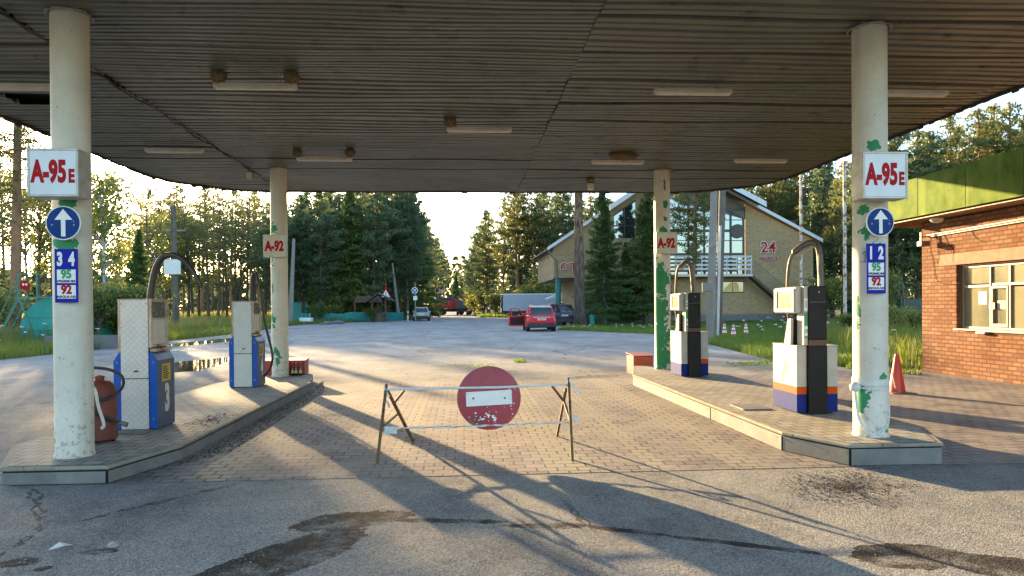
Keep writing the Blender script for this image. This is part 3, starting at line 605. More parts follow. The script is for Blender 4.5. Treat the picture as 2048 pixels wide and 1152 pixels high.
for p,l,Y,pts,r in ((p1,lp1,9.75,[(1579,650,.35),(1576,610,.3),(1575,570,.25),(1579,525,.2),(1590,503,.18),(1612,488,.1),(1628,487,.05),(1638,500,0),(1641,535,0),(1642,574,0)],(.022,.045)),(p2,lp2,14.4,[(1355,660,.3),(1352,620,.3),(1352,570,.25),(1355,540,.2),(1363,530,.15),(1373,521,.08),(1378,524,.05),(1383,545,0),(1386,585,0)],(.024,.036))):
    P=curve(pxhose(pts,Y,l)); n=len(P); MB().tube(P,[r[0] if i<n*.42 else r[1] for i in range(n)],10).build('hose_arch',M_PIPE,p,smooth=60)
    i=int(n*.47); q=P[i]; q2=P[min(i+9,n-1)]; d=Vector((0,-.03,-.075)); MB().tube([q+d,q2+d],.026,8).build('breakaway',M_GLASSD,p,smooth=50)
    k=P[-1]; MB().tube([k+Vector((-.045,-.03,.45 if p is p1 else .3)),k+Vector((-.05,-.03,.2)),k+Vector((-.035,-.03,.1)),k+Vector((-.04,-.03,0))],.010,6).build('cable',M_PW,p,smooth=60)
# flat loop mark scrawled on pump 1
w_p=.2775; P=curve([(-w_p,.47,.38),(-w_p,.42,.48),(-w_p,.40,.58),(-w_p,.36,.64),(-w_p,.30,.62),(-w_p,.31,.55),(-w_p,.36,.51)],6); m=MB()
for a,b in zip(P,P[1:]): m.bar(a,b,.022,.003,up=(1,0,0))
m.build('scrawl',M_GREY,p1)

# ---------------------------------------------------------------- fuel barrel, sand boxes, bottles
M_BAR=mat('red_brown_barrel_paint',(.17,.040,.022),(.11,.026,.016),4,.6,0,.2,45,rust=((.06,.03,.02),.66,9)); M_REDBOX=mat('red_box_paint',(.34,.03,.02),(.25,.025,.02),4,.5,0,.08,rust=((.10,.04,.03),.66,6)); M_REDBOX2=mat('orange_red_box_paint',(.42,.08,.03),(.33,.06,.025),5,.55,0,.08)
b=thing('barrel','red-brown steel barrel with a black hose looped round it behind the front left column','barrel',(gx(192,8.42),8.42,.20))
MB().lathe([(.18,.0),(.205,.02),(.208,.10),(.203,.115),(.203,.50),(.18,.60),(.13,.66),(.06,.675),(.0001,.68)],36).build('body',M_BAR,b,smooth=40)
MB().lathe([(.045,.66),(.05,.72),(.03,.73),(.0001,.735)],16,(.03,0,0)).build('cap',M_BAR,b,smooth=50)
m=MB()
for a in (0,2.1,4.2): m.bar((.17*math.cos(a),.17*math.sin(a),-.015),(.17*math.cos(a),.17*math.sin(a),.03),.03)
m.build('feet',M_DARK,b)
P=curve([(-.1,-.24,.50),(.10,-.235,.47),(.22,-.12,.50),(.28,.0,.60),(.22,.08,.72),(.05,.05,.80),(-.15,-.05,.80),(-.30,-.12,.70),(-.29,-.16,.55),(-.1,-.235,.44),(.1,-.23,.33),(.23,-.13,.24),(.30,-.10,.21)],7)
MB().tube(P,.018,8).build('hose',M_HOSE,b,smooth=60); MB().tube([P[-1]+Vector((-.02,0,0)),P[-1]+Vector((.07,-.0,-.03))],[.022,.028],8).build('nozzle',M_STEEL,b,smooth=50)
M_RAG=mat('white_plastic_tape',(.60,.59,.56),(.45,.44,.41),12,.5,0,.3,30)
m=MB(); P=curve([(-.02,-.26,.70),(.10,-.26,.60),(.14,-.265,.42),(.20,-.27,.22),(.17,-.275,.17)],5)
for i,(a,c) in enumerate(zip(P,P[1:])): m.bar(a,c,.035,.004,up=(0,1,0))
m.build('tied_strip',M_RAG,b)
def sandbox(label,x,y,z,w,d,h,mt,rz=0):
    o=thing('sand_box',label,'box',(x,y,z),rz)
    m=MB(); m.box(-w/2,w/2,-d/2,-d/2+.02,0,h); m.box(-w/2,w/2,d/2-.02,d/2,0,h*1.12); m.box(-w/2,-w/2+.02,-d/2+.02,d/2-.02,0,h); m.box(w/2-.02,w/2,-d/2+.02,d/2-.02,0,h); m.build('sides',mt,o,bevel=.004)
    MB().box(-w/2+.021,w/2-.021,-d/2+.021,d/2-.021,0.01,h*.72).build('sand',M_CONC,o); 
    m=MB(); m.add([(-w/2-.02,-d/2-.02,h+.004),(w/2+.02,-d/2-.02,h+.004),(w/2+.02,d/2+.01,h*1.12+.006),(-w/2-.02,d/2+.01,h*1.12+.006),(-w/2-.02,-d/2-.02,h+.02),(w/2+.02,-d/2-.02,h+.02),(w/2+.02,d/2+.01,h*1.12+.02),(-w/2-.02,d/2+.01,h*1.12+.02)],[(3,2,1,0),(4,5,6,7),(0,1,5,4),(1,2,6,5),(2,3,7,6),(3,0,4,7)]); m.build('lid',mt,o,bevel=.004)
    return o
sandbox('long red sand box behind the far left column',-3.97,16.42,.18,.92,.42,.30,M_REDBOX); sandbox('orange-red box at the far end of the right island beside the peeling column',4.25,17.35,0.0,.50,.46,.43,M_REDBOX2,R(8))
M_BOT=mat('brown_bottle_glass',(.045,.018,.006),None,4,.08,0,0,spec=.8,coat=.4); M_LBL=mat('bottle_label',(.62,.52,.25),(.5,.4,.15),20,.5); M_CAPM=mat('bottle_cap_gold',(.45,.34,.12),None,4,.3,.6)
for i,(bx,bl) in enumerate(((585,'brown bottle half hidden against the far left column'),(592,'middle brown beer bottle before the red sand box'),(601,'rightmost brown beer bottle before the red sand box'))):
    q=yp(bx,745,16.08); o=thing('beer_bottle',bl,'bottle',(q.x,16.08,.181),0,'bottles before the red sand box')
    MB().lathe([(.028,0),(.033,.006),(.033,.145),(.028,.175),(.014,.205),(.0125,.255),(.015,.262),(.015,.275)],16).build('glass',M_BOT,o,smooth=50)
    MB().lathe([(.0338,.05),(.0338,.115)],16).build('label',M_LBL,o,smooth=50); MB().lathe([(.0155,.268),(.0155,.285),(.0001,.287)],12).build('cap',M_CAPM,o,smooth=40)
# ---------------------------------------------------------------- barrier: two trestles, two tapes, the no-entry disc
M_TR=mat('rusty_trestle_paint',(.16,.10,.03),(.09,.055,.025),7,.7,.1,.3,40,rust=((.05,.02,.012),.52,10))
def trestle(label,segs):
    base=segs[0][1]; o=thing('trestle',label,'trestle',(base.x,base.y,0),0,'rusty trestles holding the barrier tape'); bv=Vector((base.x,base.y,0))
    for nm,q,p,wd in segs: m=MB(); m.bar(p-bv,q-bv,wd); m.build(nm,M_TR,o,bevel=.003)
    return o
def G(a,b): return Vector((*gp(a,b),0.0))
trestle('left rusty trestle of the barrier, with a rag at its knee',[(n_,q,p,w_) for n_,q,p,w_ in [('leg',G(754,928),yp(773,769,8.30),.030),('leg',G(827,884),yp(776,783,8.36),.030),('brace',yp(766,852,8.02),yp(797,826,8.7),.026),('brace',yp(788,806,8.56),yp(808,781,8.62),.026)]])
trestle('right rusty trestle of the barrier, taped to its top',[('leg',G(1145,921),yp(1137,756,8.3),.030),('leg',G(1114,873),yp(1132,778,8.42),.028),('brace',yp(1128,803,8.6),yp(1104,772,8.66),.026),('brace',yp(1128,803,8.6),yp(1141,842,8.12),.026)])
M_TAPE=mat('faded_white_tape',(.62,.62,.62),(.50,.50,.51),18,.4,0,.25,40); M_TAPER=mat('faded_pink_tape_stripe',(.50,.30,.30),None,10,.5)
def tape(label,pts,wd,twist,extra=()):
    o=thing('barrier_tape',label,'tape',pts[0],0,'tapes strung between the trestles'); b0=pts[0]; n=70; vs=[];fs=[];mi=[]
    P=curve([p-b0 for p in pts],24); n=len(P)
    for i,p in enumerate(P):
        ww=wd[0]+(wd[1]-wd[0])*i/(n-1); ww*=.8+.2*abs(math.sin(i*.55)) if twist else 1; a=(math.sin(i*.55)*1.1 if twist else .12*math.sin(i*.2)); vs+=[p+Vector((0,-math.sin(a)*ww/2,math.cos(a)*ww/2)),p+Vector((0,math.sin(a)*ww/2,-math.cos(a)*ww/2))]
    for i in range(n-1): fs.append((2*i,2*i+1,2*i+3,2*i+2))
    m=MB(); m.add(vs,fs); s=m.build('strip',M_TAPE,o,smooth=60,fix=False); sf=s.modifiers.new('thick','SOLIDIFY'); sf.thickness=.002
    for q in extra:
        m=MB(); Q=curve([Vector(v)-b0 for v in q],5)
        for a,b in zip(Q,Q[1:]): m.bar(a,b,.022,.003,up=(0,1,0))
        m.build('loose_end',M_TAPE,o)
    return o
ka=[yp(772,775,8.24),yp(770,785,8.22),yp(776,790,8.2)]
tape('upper white tape stretched across the no-entry disc',[yp(772,779,8.26),yp(850,777,8.27),yp(980,775,8.272),yp(1060,772,8.28),yp(1138,769,8.27)],(.030,.024),False,[[yp(1139,758,8.26),yp(1141,765,8.25),yp(1139,776,8.25)],[yp(1141,769,8.24),yp(1150,776,8.22),yp(1156,788,8.2)],[yp(768,774,8.27),yp(772,783,8.24),yp(779,794,8.24)],[yp(769,799,8.2),yp(774,803,8.2),yp(779,815,8.25)]])
m_=tape('lower twisted white tape across the bottom of the disc, rag at its left',[yp(766,857,8.02),yp(850,855,8.15),yp(980,851,8.26),yp(1060,847,8.2),yp(1140,845,8.05)],(.034,.030),True,[[yp(1138,830,8.12),yp(1142,836,8.1),yp(1158,845,8.05)],[yp(1139,832,8.1),yp(1150,833,8.08),yp(1160,839,8.05)],[yp(1136,802,8.2),yp(1141,801,8.15),yp(1142,806,8.16)]])
rg=MB(); c0=yp(766,857,8.02)
for k in range(7):
    a=yp(772+k*3,853,8.02)-c0; b=yp(771+k*3.4,866+random.uniform(-6,8),8.0+.02*(k%2))-c0; rg.bar(a,b,.03,.004,up=(0,1,0))
rg.build('rag',M_RAG,m_)
t=NT('no_entry_red'); c1=t.mix(t.ramp(t.noise(4,5,.6),.35,.7),(.37,.065,.08),(.29,.05,.065)); c1=t.mix(t.math('MULTIPLY',t.ramp(t.noise(3.2,5,.7,v=t.mapv((1,1,1),loc=(3,1,2))),.58,.66),.8),c1,(.13,.075,.065)); c1=t.mix(t.ramp(t.math('ADD',t.noise(11,5,.7),t.math('MULTIPLY_ADD',t.sep()[2],-.35,-.06)),.665,.68),c1,(.62,.60,.58)); c1=t.mix(t.math('MULTIPLY',t.ramp(t.noise(1,4,.6,v=t.mapv((3,3,26),rot=(0,.5,0))),.66,.70),.55),c1,(.50,.36,.34)); M_NE=t.bsdf(c1,.5,0,None,.3)
cc=yp(978,796,8.30); rr=.362
o=thing('no_entry_sign','large worn red no-entry disc hung on the barrier tapes','road sign',cc,0)
m=MB(); m.lathe([(rr*.985,.010),(rr,.006),(rr,-.004),(rr*.985,-.008),(.0001,-.009)],56,axis='y'); d=m.build('disc',M_NE,o,smooth=40); MB().lathe([(rr+.001,.004),(rr+.004,0),(rr+.001,-.004)],56,axis='y').build('rim',M_STEEL,o)
m=MB(); m.box(-.262,.262,-.0125,-.0095,-.082,.082); q=m.build('bar',M_WHT,o); q.location=(.0,0,.0); q.rotation_euler=(0,R(-2.5),0)
rs=random.Random(4); m=MB()
for k in range(46):
    lo=rs.random()<.75; cx_,cz_=(rs.gauss(-.02,.10),rs.gauss(-.225,.035)) if lo else (rs.gauss(.24,.03),rs.gauss(-.03,.07))
    if cx_*cx_+cz_*cz_>.11 : continue
    r=rs.uniform(.004,.02 if lo else .010); n=rs.randint(5,8); a0=rs.random()*6; m.prism([(cx_+r*rs.uniform(.5,1.6)*math.cos(a0+6.283*j/n),cz_+r*rs.uniform(.35,1.0)*math.sin(a0+6.283*j/n)) for j in range(n)],-.0112-.00002*k,-.0095,'y')
m.build('torn_sticker',M_WHT,o)
m=MB()
for e in (-.18,.18): m.lathe([(.014,-.014),(.0001,-.017)],10,(e,0,.0),axis='y')
m.build('bolt',M_STEEL,o)
# ---------------------------------------------------------------- cones
M_CONE=mat('cone_orange_red',(.62,.05,.02),(.52,.04,.02),4,.4); M_RUB=mat('black_rubber',(.03,.03,.03),(.05,.045,.04),6,.7); M_SHEETG=mat('cone_board',(.13,.12,.10),None,5,.8)
cx,cy=gp(1794,786); o=thing('traffic_cone','plain red cone on a flat board beside the front right column','traffic cone',(cx,cy,.004)); MB().lathe([(.148,.018),(.145,.04),(.04,.70),(.036,.715),(.0001,.716)],28).build('cone',M_CONE,o,smooth=50)
m=MB(); m.prism([(-.20,-.2),(.24,-.24),(.30,.1),(.1,.24),(-.2,.2)],.0,.018); m.build('base',M_SHEETG,o,bevel=.004)
m=MB(); m.tube(curve([(-.10,-.12,.1),(-.15,-.13,.28),(-.16,-.11,.38)],5),.012,6); m.build('tied_strip',M_RAG,o)
c0=None
for i,(a,b,lb) in enumerate(((1449,674,'leftmost of three striped cones in the grass beyond the white pumps'),(1467,677,'middle of three striped cones in the grass beyond the white pumps'),(1492,674,'rightmost of three striped cones in the grass beyond the white pumps'))):
    x,y=gp(a,b); 
    if c0 is None:
        c0=thing('traffic_cone',lb,'traffic cone',(x,y,.02),0,'striped cones in the grass'); rz=lambda z:.15-(.15-.035)*(z/.7)
        MB().lathe([(rz(.03),.03),(rz(.20),.20)],20).build('band',M_CONE,c0,smooth=50); z=.20
        for k,(za,zb,mm) in enumerate(((.20,.32,M_WHT),(.32,.40,M_CONE),(.40,.50,M_WHT),(.50,.56,M_CONE),(.56,.62,M_WHT))): MB().lathe([(rz(za),za),(rz(zb),zb)],20).build('band',mm,c0,smooth=50)
        MB().lathe([(rz(.62),.62),(.035,.70),(.0001,.705)],20).build('tip',M_CONE,c0,smooth=50); MB().box(-.19,.19,-.19,.19,0,.03).build('base',M_RUB,c0,bevel=.008)
    else: copy_thing(c0,(x,y,.02),.3*i,lb)
# tape and ribbon wound round the foot of the front right column
o=thing('column_tape','white plastic strips tied round the foot of the front right column','tape',(4.44,7.67,.24)); rr=.186
m=MB()
for z0,z1,wd,a0,a1 in ((.60,.57,.075,0,6.3),(.545,.50,.02,1.2,5.2)):
    vs=[];n=40
    for k in range(n+1):
        a=a0+(a1-a0)*k/n; z=z0+(z1-z0)*k/n; vs+=[(rr*math.cos(a),rr*math.sin(a),z+wd/2),((rr+.002)*math.cos(a),(rr+.002)*math.sin(a),z-wd/2)]
    m.add(vs,[(2*k,2*k+1,2*k+3,2*k+2) for k in range(n)])
m.build('wrap',M_RAG,o,fix=False)
P=curve([(.165,-.08,.53),(.18,-.04,.40),(.165,-.08,.25),(.10,-.155,.12),(.0,-.185,.06),(-.08,-.165,.03)],8); m=MB()
for a,b in zip(P,P[1:]): m.bar(a,b,.016,.003,up=(0,1,0))
P=curve([(-.165,-.06,.55),(-.23,-.10,.50),(-.215,-.10,.35),(-.195,-.11,.2),(-.13,-.14,.06),(-.05,-.18,.02)],8)
for a,b in zip(P,P[1:]): m.bar(a,b,.03,.003,up=(0,1,0))
m.build('loose_strip',M_RAG,o); MB().lathe([(.0001,-.05),(.05,-.03),(.06,.02),(.02,.06),(.0001,.065)],10,(-.22,-.08,.52)).build('knot',M_RAG,o,smooth=70)
# ---------------------------------------------------------------- kiosk on the right
M_KBRICK=brick_mat('orange_brick','yz',.245,.09,.016,(.34,.17,.10),(.20,.09,.055),(.13,.08,.05),.85,.7,.004,tint=((.80,.70,.62),.8),dirt=((.16,.09,.055),1.1,.6,.5))
M_KBRICKX=brick_mat('orange_brick_end','xz',.245,.09,.016,(.34,.17,.10),(.20,.09,.055),(.13,.08,.05),.85,.7,.004,tint=((.80,.70,.62),.8))
M_FGREEN=mat('green_fascia_paint',(.15,.205,.04),(.05,.115,.010),1.6,.75,0,.15,18,.06,rust=((.04,.05,.02),.64,5),streak=((.19,.26,.06),1.8,.56))
M_SOFF=mat('brown_soffit_boards',(.26,.12,.05),(.19,.08,.035),4,.6,0,.1); M_PVC=mat('old_window_frame',(.26,.23,.18),(.18,.16,.125),5,.5,0,.05); M_REVEAL=mat('dark_reveal',(.17,.07,.045),None,5,.8)
t=NT('kiosk_pane'); c1=t.mix(t.ramp(t.noise(1.6,4,.6,v=t.mapv((1,1,.4))),.35,.65),(.22,.205,.13),(.12,.12,.085)); M_PANE=t.bsdf(c1,.14,0,None,.6,.3)
kx=11.15; k0,k1=5.5,17.0; kt=3.60
ko=thing('kiosk','low orange brick cashier kiosk with a green roof edge at the right','kiosk',(kx,0,0))
wy0,wy1,wz0,wz1=12.35,15.77,1.08,2.52
m=MB(); m.box(0,.25,k0,wy0,0,kt); m.box(0,.25,wy1,k1,0,kt); m.box(0,.25,wy0,wy1,0,wz0-.03); m.box(0,.25,wy0,wy1,wz1,kt)
m.build('wall',M_KBRICK,ko); MB().box(.251,6.5,k1-.25,k1-.002,0,kt).build('end_wall',M_KBRICKX,ko); MB().box(.251,6.5,k0+.002,k0+.25,0,kt).build('end_wall',M_KBRICKX,ko)
MB().box(-.012,.2,wy0-.15,16.35,wz1+.002,wz1+.26).build('lintel',mat('stained_lintel',(.36,.16,.10),(.26,.11,.07),5,.85,0,.4,25),ko,bevel=.006)
m=MB(); m.box(.06,.249,wy1-.03,wy1-.002,wz0,wz1-.002); m.box(.06,.249,wy0+.002,wy1-.03,wz1-.03,wz1-.003); m.build('reveal',M_REVEAL,ko)
wn=MB(); X0,X1=.12,.17
ys=[wy1-.035,15.02,14.88,14.35,13.75,13.1,wy0+.03]; fw=.05
def wbar(a,b,c,d,e=0): wn.box(X0-e,X1,min(a,b),max(a,b),c,d)
wbar(ys[0],ys[-1],wz1-.09,wz1-.031); wbar(ys[0],ys[-1],wz0,wz0+.05); 
zt=2.02
for y in (ys[0]-fw/2,14.86,14.30,13.70,12.9): wbar(y-fw/2,y+fw/2,wz0+.051,wz1-.091,.008)
wbar(14.9,ys[0]-.06,zt-.03,zt+.03,.004); wbar(12.4,14.8,zt+.0,zt+.055,.006)
wbar(14.81,14.77,wz0+.06,zt-.01,.02); wbar(14.38,14.34,wz0+.06,zt-.01,.02); wbar(14.77,14.38,wz0+.06,wz0+.13,.02); wbar(14.77,14.38,zt-.06,zt-.01,.02)
wf=wn.build('window_frame',M_PVC,ko,bevel=.004)
for i,(a,b) in enumerate(((14.89,ys[0]-.05),(14.33,14.83),(13.73,14.27),(12.93,13.67),(12.38,12.87))):
    MB().box(.148,.155,a,b,wz0+.05,zt-.03).build('pane',M_PANE,wf); MB().box(.148,.155,a,b,zt+.055,wz1-.09).build('pane',M_PANE,wf)
mm=MB(); mm.box(.144,.147,15.0,15.25,1.62,1.90); mm.build('poster',mat('faded_poster',(.30,.36,.32),(.40,.36,.14),14,.4),wf); mm=MB(); mm.box(.140,.146,14.45,14.68,1.52,1.70); mm.build('notice',mat('paper_notice',(.52,.47,.33),None,9,.7),wf)
mm=MB(); mm.box(.09,.12,14.79,14.86,1.52,1.68); mm.box(.088,.118,14.70,14.76,1.52,1.66); mm.build('latch',M_STEEL,wf)
m=MB(); m.box(-.06,.11,wy0-.03,15.02,wz0-.045,wz0-.005); m.box(-.06,.11,15.03,wy1+.03,wz0-.035,wz0-.002); m.build('sill',mat('pale_sill',(.50,.44,.36),None,5,.6),ko,bevel=.004); MB().box(-.12,-.01,14.72,15.0,wz0-.09,wz0-.047).build('cash_tray',M_STEEL,ko,bevel=.006)
fx=-.62; fz0,fz1=3.66,4.60; fy1=17.5
m=MB(); m.add([(fx,k0-.6,fz0),(fx+.05,k0-.6,fz0),(fx+.05,fy1,fz0+.02),(fx,fy1,fz0+.02),(fx,k0-.6,fz1),(fx+.05,k0-.6,fz1),(fx+.05,fy1,fz1-.03),(fx,fy1,fz1-.03)],[(3,2,1,0),(4,5,6,7),(0,1,5,4),(1,2,6,5),(2,3,7,6),(3,0,4,7)]); fa=m.build('fascia',M_FGREEN,ko)
m=MB(); 
for i in range(8):
    y=k0-.5+i*1.6; m.box(fx-.004,fx-.001,y,y+.012,fz0+.03,fz1-.04)
m.build('sheet_joint',M_DARK,fa)
MB().box(fx+.051,7.0,fy1-.05,fy1,fz0-.10,fz1-.035).build('end_fascia',M_SOFF,ko)
m=MB(); x=fx+.055
while x<-.0: m.box(x,x+.088,k0-.6,fy1-.051,kt+.02,kt+.04); x+=.092
m.build('soffit',M_SOFF,ko)
m=MB(); x=.26
while x<6.6: m.box(x,x+.088,k1+.001,fy1-.051,kt+.02,kt+.04); x+=.3
m.box(0,6.6,k1+.001,fy1-.051,kt+.041,kt+.05); m.build('end_soffit',M_SOFF,ko)
MB().box(fx+.051,7,k0-.6,fy1-.06,kt+.06,fz1-.06).build('roof',M_DECK,ko)
MB().lathe([(.16,0),(.15,-.05),(.11,-.10),(.0001,-.13)],24,(-.30,16.0,kt+.018)).build('dome_lamp',M_DIFF,ko,smooth=60); MB().lathe([(.17,.0),(.17,.02)],24,(-.30,16.0,kt-.004)).build('lamp_ring',M_STEEL,ko,smooth=40)
m=MB(); m.tube([(-.03,16.75,3.28),(-.03,6,3.42)],.02,8); m.tube([(-.035,16.75,3.235),(-.035,6,3.375)],.014,8); m.build('conduit',M_DIFF,ko,smooth=60)
m=MB(); m.bar((0,16.72,3.25),(-.22,16.72,3.25),.03); m.bar((-.2,16.72,3.35),(-.2,16.72,3.05),.04); m.build('lamp_arm',M_STEEL,ko); MB().box(-.34,-.12,16.5,16.68,3.0,3.13).build('flood_lamp',M_STEEL,ko,bevel=.02)
rw=MB()
for P in ([(-.01,16.62,3.3),(-.012,16.68,3.0),(-.012,16.55,2.6),(-.012,16.5,2.3),(-.012,16.35,2.15),(-.012,16.0,2.08),(-.012,15.6,2.1)],[(-.01,16.45,3.3),(-.012,16.40,2.95),(-.012,16.32,2.7),(-.012,16.42,2.58)],[(-.01,16.2,3.3),(-.012,16.0,3.0),(-.012,15.85,2.85),(-.012,15.87,2.6)],[(-.01,15.3,3.3),(-.012,15.1,3.05),(-.012,14.8,2.95)]): rw.tube(curve(P,6),.005,5)
rw.build('loose_wires',M_DARK,ko)
# ---------------------------------------------------------------- hotel
M_HBRICK=brick_mat('sand_brick','xz',.27,.10,.018,(.58,.42,.225),(.43,.31,.165),(.24,.175,.11),.85,.5,.003,tint=((.88,.86,.84),.3)); M_HBRICKS=brick_mat('sand_brick_side','yz',.27,.10,.018,(.58,.42,.225),(.43,.31,.165),(.24,.175,.11),.85,.5,.003)
M_ROOFW=mat('white_fascia_board',(.60,.63,.66),(.52,.55,.58),2,.5); M_ROOF=mat('dark_roof_sheet',(.05,.045,.045),(.07,.06,.055),2,.6); M_SIDING=mat('brown_siding',(.16,.15,.12),(.12,.11,.09),3,.7); M_FRAME=mat('dark_window_frame',(.02,.018,.017),None,3,.4)
t=NT('window_glass'); M_WIN=t.bsdf((.19,.22,.235),.03,.9,t.bump(t.noise(.7,1),.04,.05),.8); M_TEAL=mat('teal_paint',(.02,.27,.24),(.018,.21,.19),3,.5); M_BASEC=mat('grey_base_render',(.17,.165,.155),(.12,.115,.11),1.5,.9); M_WOOD=mat('brown_wood',(.11,.065,.04),(.075,.045,.03),5,.8); M_RAIL=mat('white_rail_paint',(.50,.51,.52),(.40,.41,.43),4,.5)
HY=62; ho=thing('hotel','two-storey sand brick hotel with steep gable and large dark windows','hotel',(0,HY,0)); D=13
# outline of gable wall (x,z); glazed bay x 17.7..24.6 open
xr1=30.7
m=MB()
m.prism([(24.62,.0),(xr1,.0),(xr1,7.25),(24.62,10.3)],0,.35,'y'); m.prism([(10.2,.0),(24.619,.0),(24.619,4.0),(10.2,4.0)],.001,.35,'y'); m.prism([(7.71,4.001),(17.7,4.001),(17.7,13.0),(14.9,11.4),(7.71,6.75)],.002,.35,'y'); m.build('gable_wall',M_HBRICK,ho)
MB().box(xr1-.35,xr1-.002,.351,D,0,7.3).build('side_wall',M_HBRICKS,ho); m=MB(); m.box(7.712,8.06,.351,D,3.95,6.8); m.box(10.202,10.55,.351,D,0,3.95); m.build('side_wall',M_HBRICKS,ho); 
MB().box(7.715,10.2,.36,D,3.9,4.0).build('overhang_soffit',M_SIDING,ho); MB().box(10.2,xr1+.02,-.03,0,.0,.75).build('base_course',M_BASEC,ho)
def slope(nm,x0,z0,x1,z1,y0,y1,th,mm):
    m=MB(); m.add([(x0,y0,z0),(x1,y0,z1),(x1,y1,z1),(x0,y1,z0),(x0,y0,z0+th),(x1,y0,z1+th),(x1,y1,z1+th),(x0,y1,z0+th)],[(3,2,1,0),(4,5,6,7),(0,1,5,4),(1,2,6,5),(2,3,7,6),(3,0,4,7)]); return m.build(nm,mm,ho)
slope('roof',7.2,6.42,18.4,13.75,-.45,D+.4,.16,M_ROOF); slope('roof',18.401,13.75,31.3,7.06,-.45,D+.4,.16,M_ROOF)
slope('barge_board',7.15,6.32,18.4,13.68,-.50,-.452,.30,M_ROOFW); slope('barge_board',18.401,13.68,31.35,6.98,-.50,-.452,.30,M_ROOFW)
slope('porch_roof',12.3,9.9,18.39,13.9,-1.9,-.46,.18,M_ROOF); slope('porch_roof',18.4,13.9,25.6,10.2,-1.9,-.46,.18,M_ROOF); slope('porch_barge_board',12.25,9.55,18.39,13.62,-1.96,-1.91,.46,M_ROOFW); slope('porch_barge_board',18.4,13.62,25.7,9.85,-1.96,-1.91,.46,M_ROOFW)
m=MB(); m.prism([(17.701,10.9),(24.61,9.05),(24.61,10.25),(18.4,13.4),(17.701,13.0)],.12,.2,'y'); m.build('gable_siding',M_SIDING,ho)
gl=MB(); gl.prism([(17.75,4.05),(24.55,4.05),(24.55,9.1),(20.5,11.0),(17.75,11.0)],.15,.19,'y'); g=gl.build('glazing',M_WIN,ho)
fr=MB()
for x in (17.8,19.6,20.25,21.0,21.7,22.25,23.35,24.5): fr.box(x-.07,x+.07,.04,.145,4.05,11.0 if x<21.2 else 11.0-(x-21)*.55)
for z in (6.0,8.05,9.9): fr.box(17.75,24.55,.05,.14,z-.11,z+.11)
for z in (5.2,7.2,9.0): fr.box(17.75,24.55,.08,.139,z-.03,z+.03)
fr.bar((20.4,.10,11.15),(24.6,.10,9.1),.12,.16); fr.build('mullions',M_FRAME,g)
m=MB(); m.prism([(13.0,7.4),(14.86,7.4),(14.86,10.6),(13.0,9.35)],-.012,-.001,'y'); sg=m.build('glazing',M_WIN,ho); m=MB(); m.box(13.86,13.97,-.04,-.013,7.4,9.9); m.box(13.0,14.86,-.041,-.013,8.4,8.52); m.bar((12.95,-.03,9.35),(14.9,-.03,10.65),.06,.14); m.build('mullions',M_FRAME,sg)
dl=MB().lathe([(.62,0),(.60,.03),(.0001,.04)],28,(23.95,.0,8.0),axis='y').build('round_screen',M_FRAME,ho,smooth=40)
bl=MB(); bl.box(17.9,24.65,-1.5,-.001,4.0,4.2); bl.build('balcony_floor',M_RAIL,ho); m=MB()
for z in (4.62,4.98,5.34,5.68): m.box(17.9,24.6,-1.52,-1.47,z-.075,z+.075)
for x in (17.95,20.2,22.4,24.55): m.box(x-.05,x+.05,-1.47,-1.40,4.2,5.78)
m.box(23.2,23.28,-1.54,-1.525,4.5,5.6); m.box(23.6,23.68,-1.54,-1.525,4.5,5.6); m.box(24.0,24.08,-1.54,-1.525,4.5,5.6); m.build('balcony_rail',M_RAIL,ho)
m=MB(); m.bar((24.65,-.75,4.1),(28.0,-.75,1.25),.9,.22); m.build('outside_stair',M_WOOD,ho); m=MB(); m.bar((24.6,-1.2,5.55),(28.1,-1.2,2.75),.05); m.bar((28.1,-1.2,2.75),(30.0,-1.2,2.75),.05)
for k in range(22): x=24.75+k*.155; m.bar((x,-1.2,4.15-(x-24.65)*.85),(x,-1.2,5.45-(x-24.6)*.8),.022)
for x in (28.1,29.0,30.0): m.bar((x,-1.2,1.2),(x,-1.2,2.75),.04)
m.build('stair_rail',M_SIDING,ho); MB().box(27.8,30.1,-1.2,-.04,1.1,1.25).build('landing',M_WOOD,ho); m=MB(); m.box(27.8,27.95,-1.2,-1.05,0,1.1); m.box(29.9,30.05,-1.2,-1.05,0,1.1); m.build('landing_leg',M_WOOD,ho)
wd=MB().box(22.45,24.45,-.03,.0,2.62,3.62).build('low_window',M_FRAME,ho); m=MB(); m.box(22.52,23.40,-.036,-.031,2.7,3.54); m.box(23.5,24.38,-.036,-.031,2.7,3.54); m.build('pane',M_WIN,wd); m=MB()
M_REFL=mat('painted_reflection',(.75,.55,.20),(.62,.42,.13),4,.8)
m.prism([(22.55,2.72),(23.36,2.72),(23.38,3.5),(23.2,3.48),(22.95,3.2),(22.75,3.05)],-.039,-.037,'y'); m.prism([(23.52,2.72),(24.05,2.72),(23.95,3.3),(23.8,3.5),(23.55,3.5)],-.039,-.037,'y'); m.build('curtain',M_REFL,wd)  # curtain shapes: yellow reflection of sunlit trees painted onto the panes
m=MB()
m.lathe([(.24,0),(.24,3.9)],18,(8.2,.7,0)); m.build('support_column',M_TEAL,ho,smooth=50); MB().lathe([(.24,0),(.24,3.9)],18,(9.85,.7,0)).build('support_column',M_TEAL,ho,smooth=50); m=MB(); m.tube([(7.25,-.35,6.3),(7.5,-.25,5.9),(7.95,-.1,5.45),(8.0,-.1,4.0),(7.9,-.1,.2)],.065,8); m.build('downpipe',M_SIDING,ho,smooth=60)
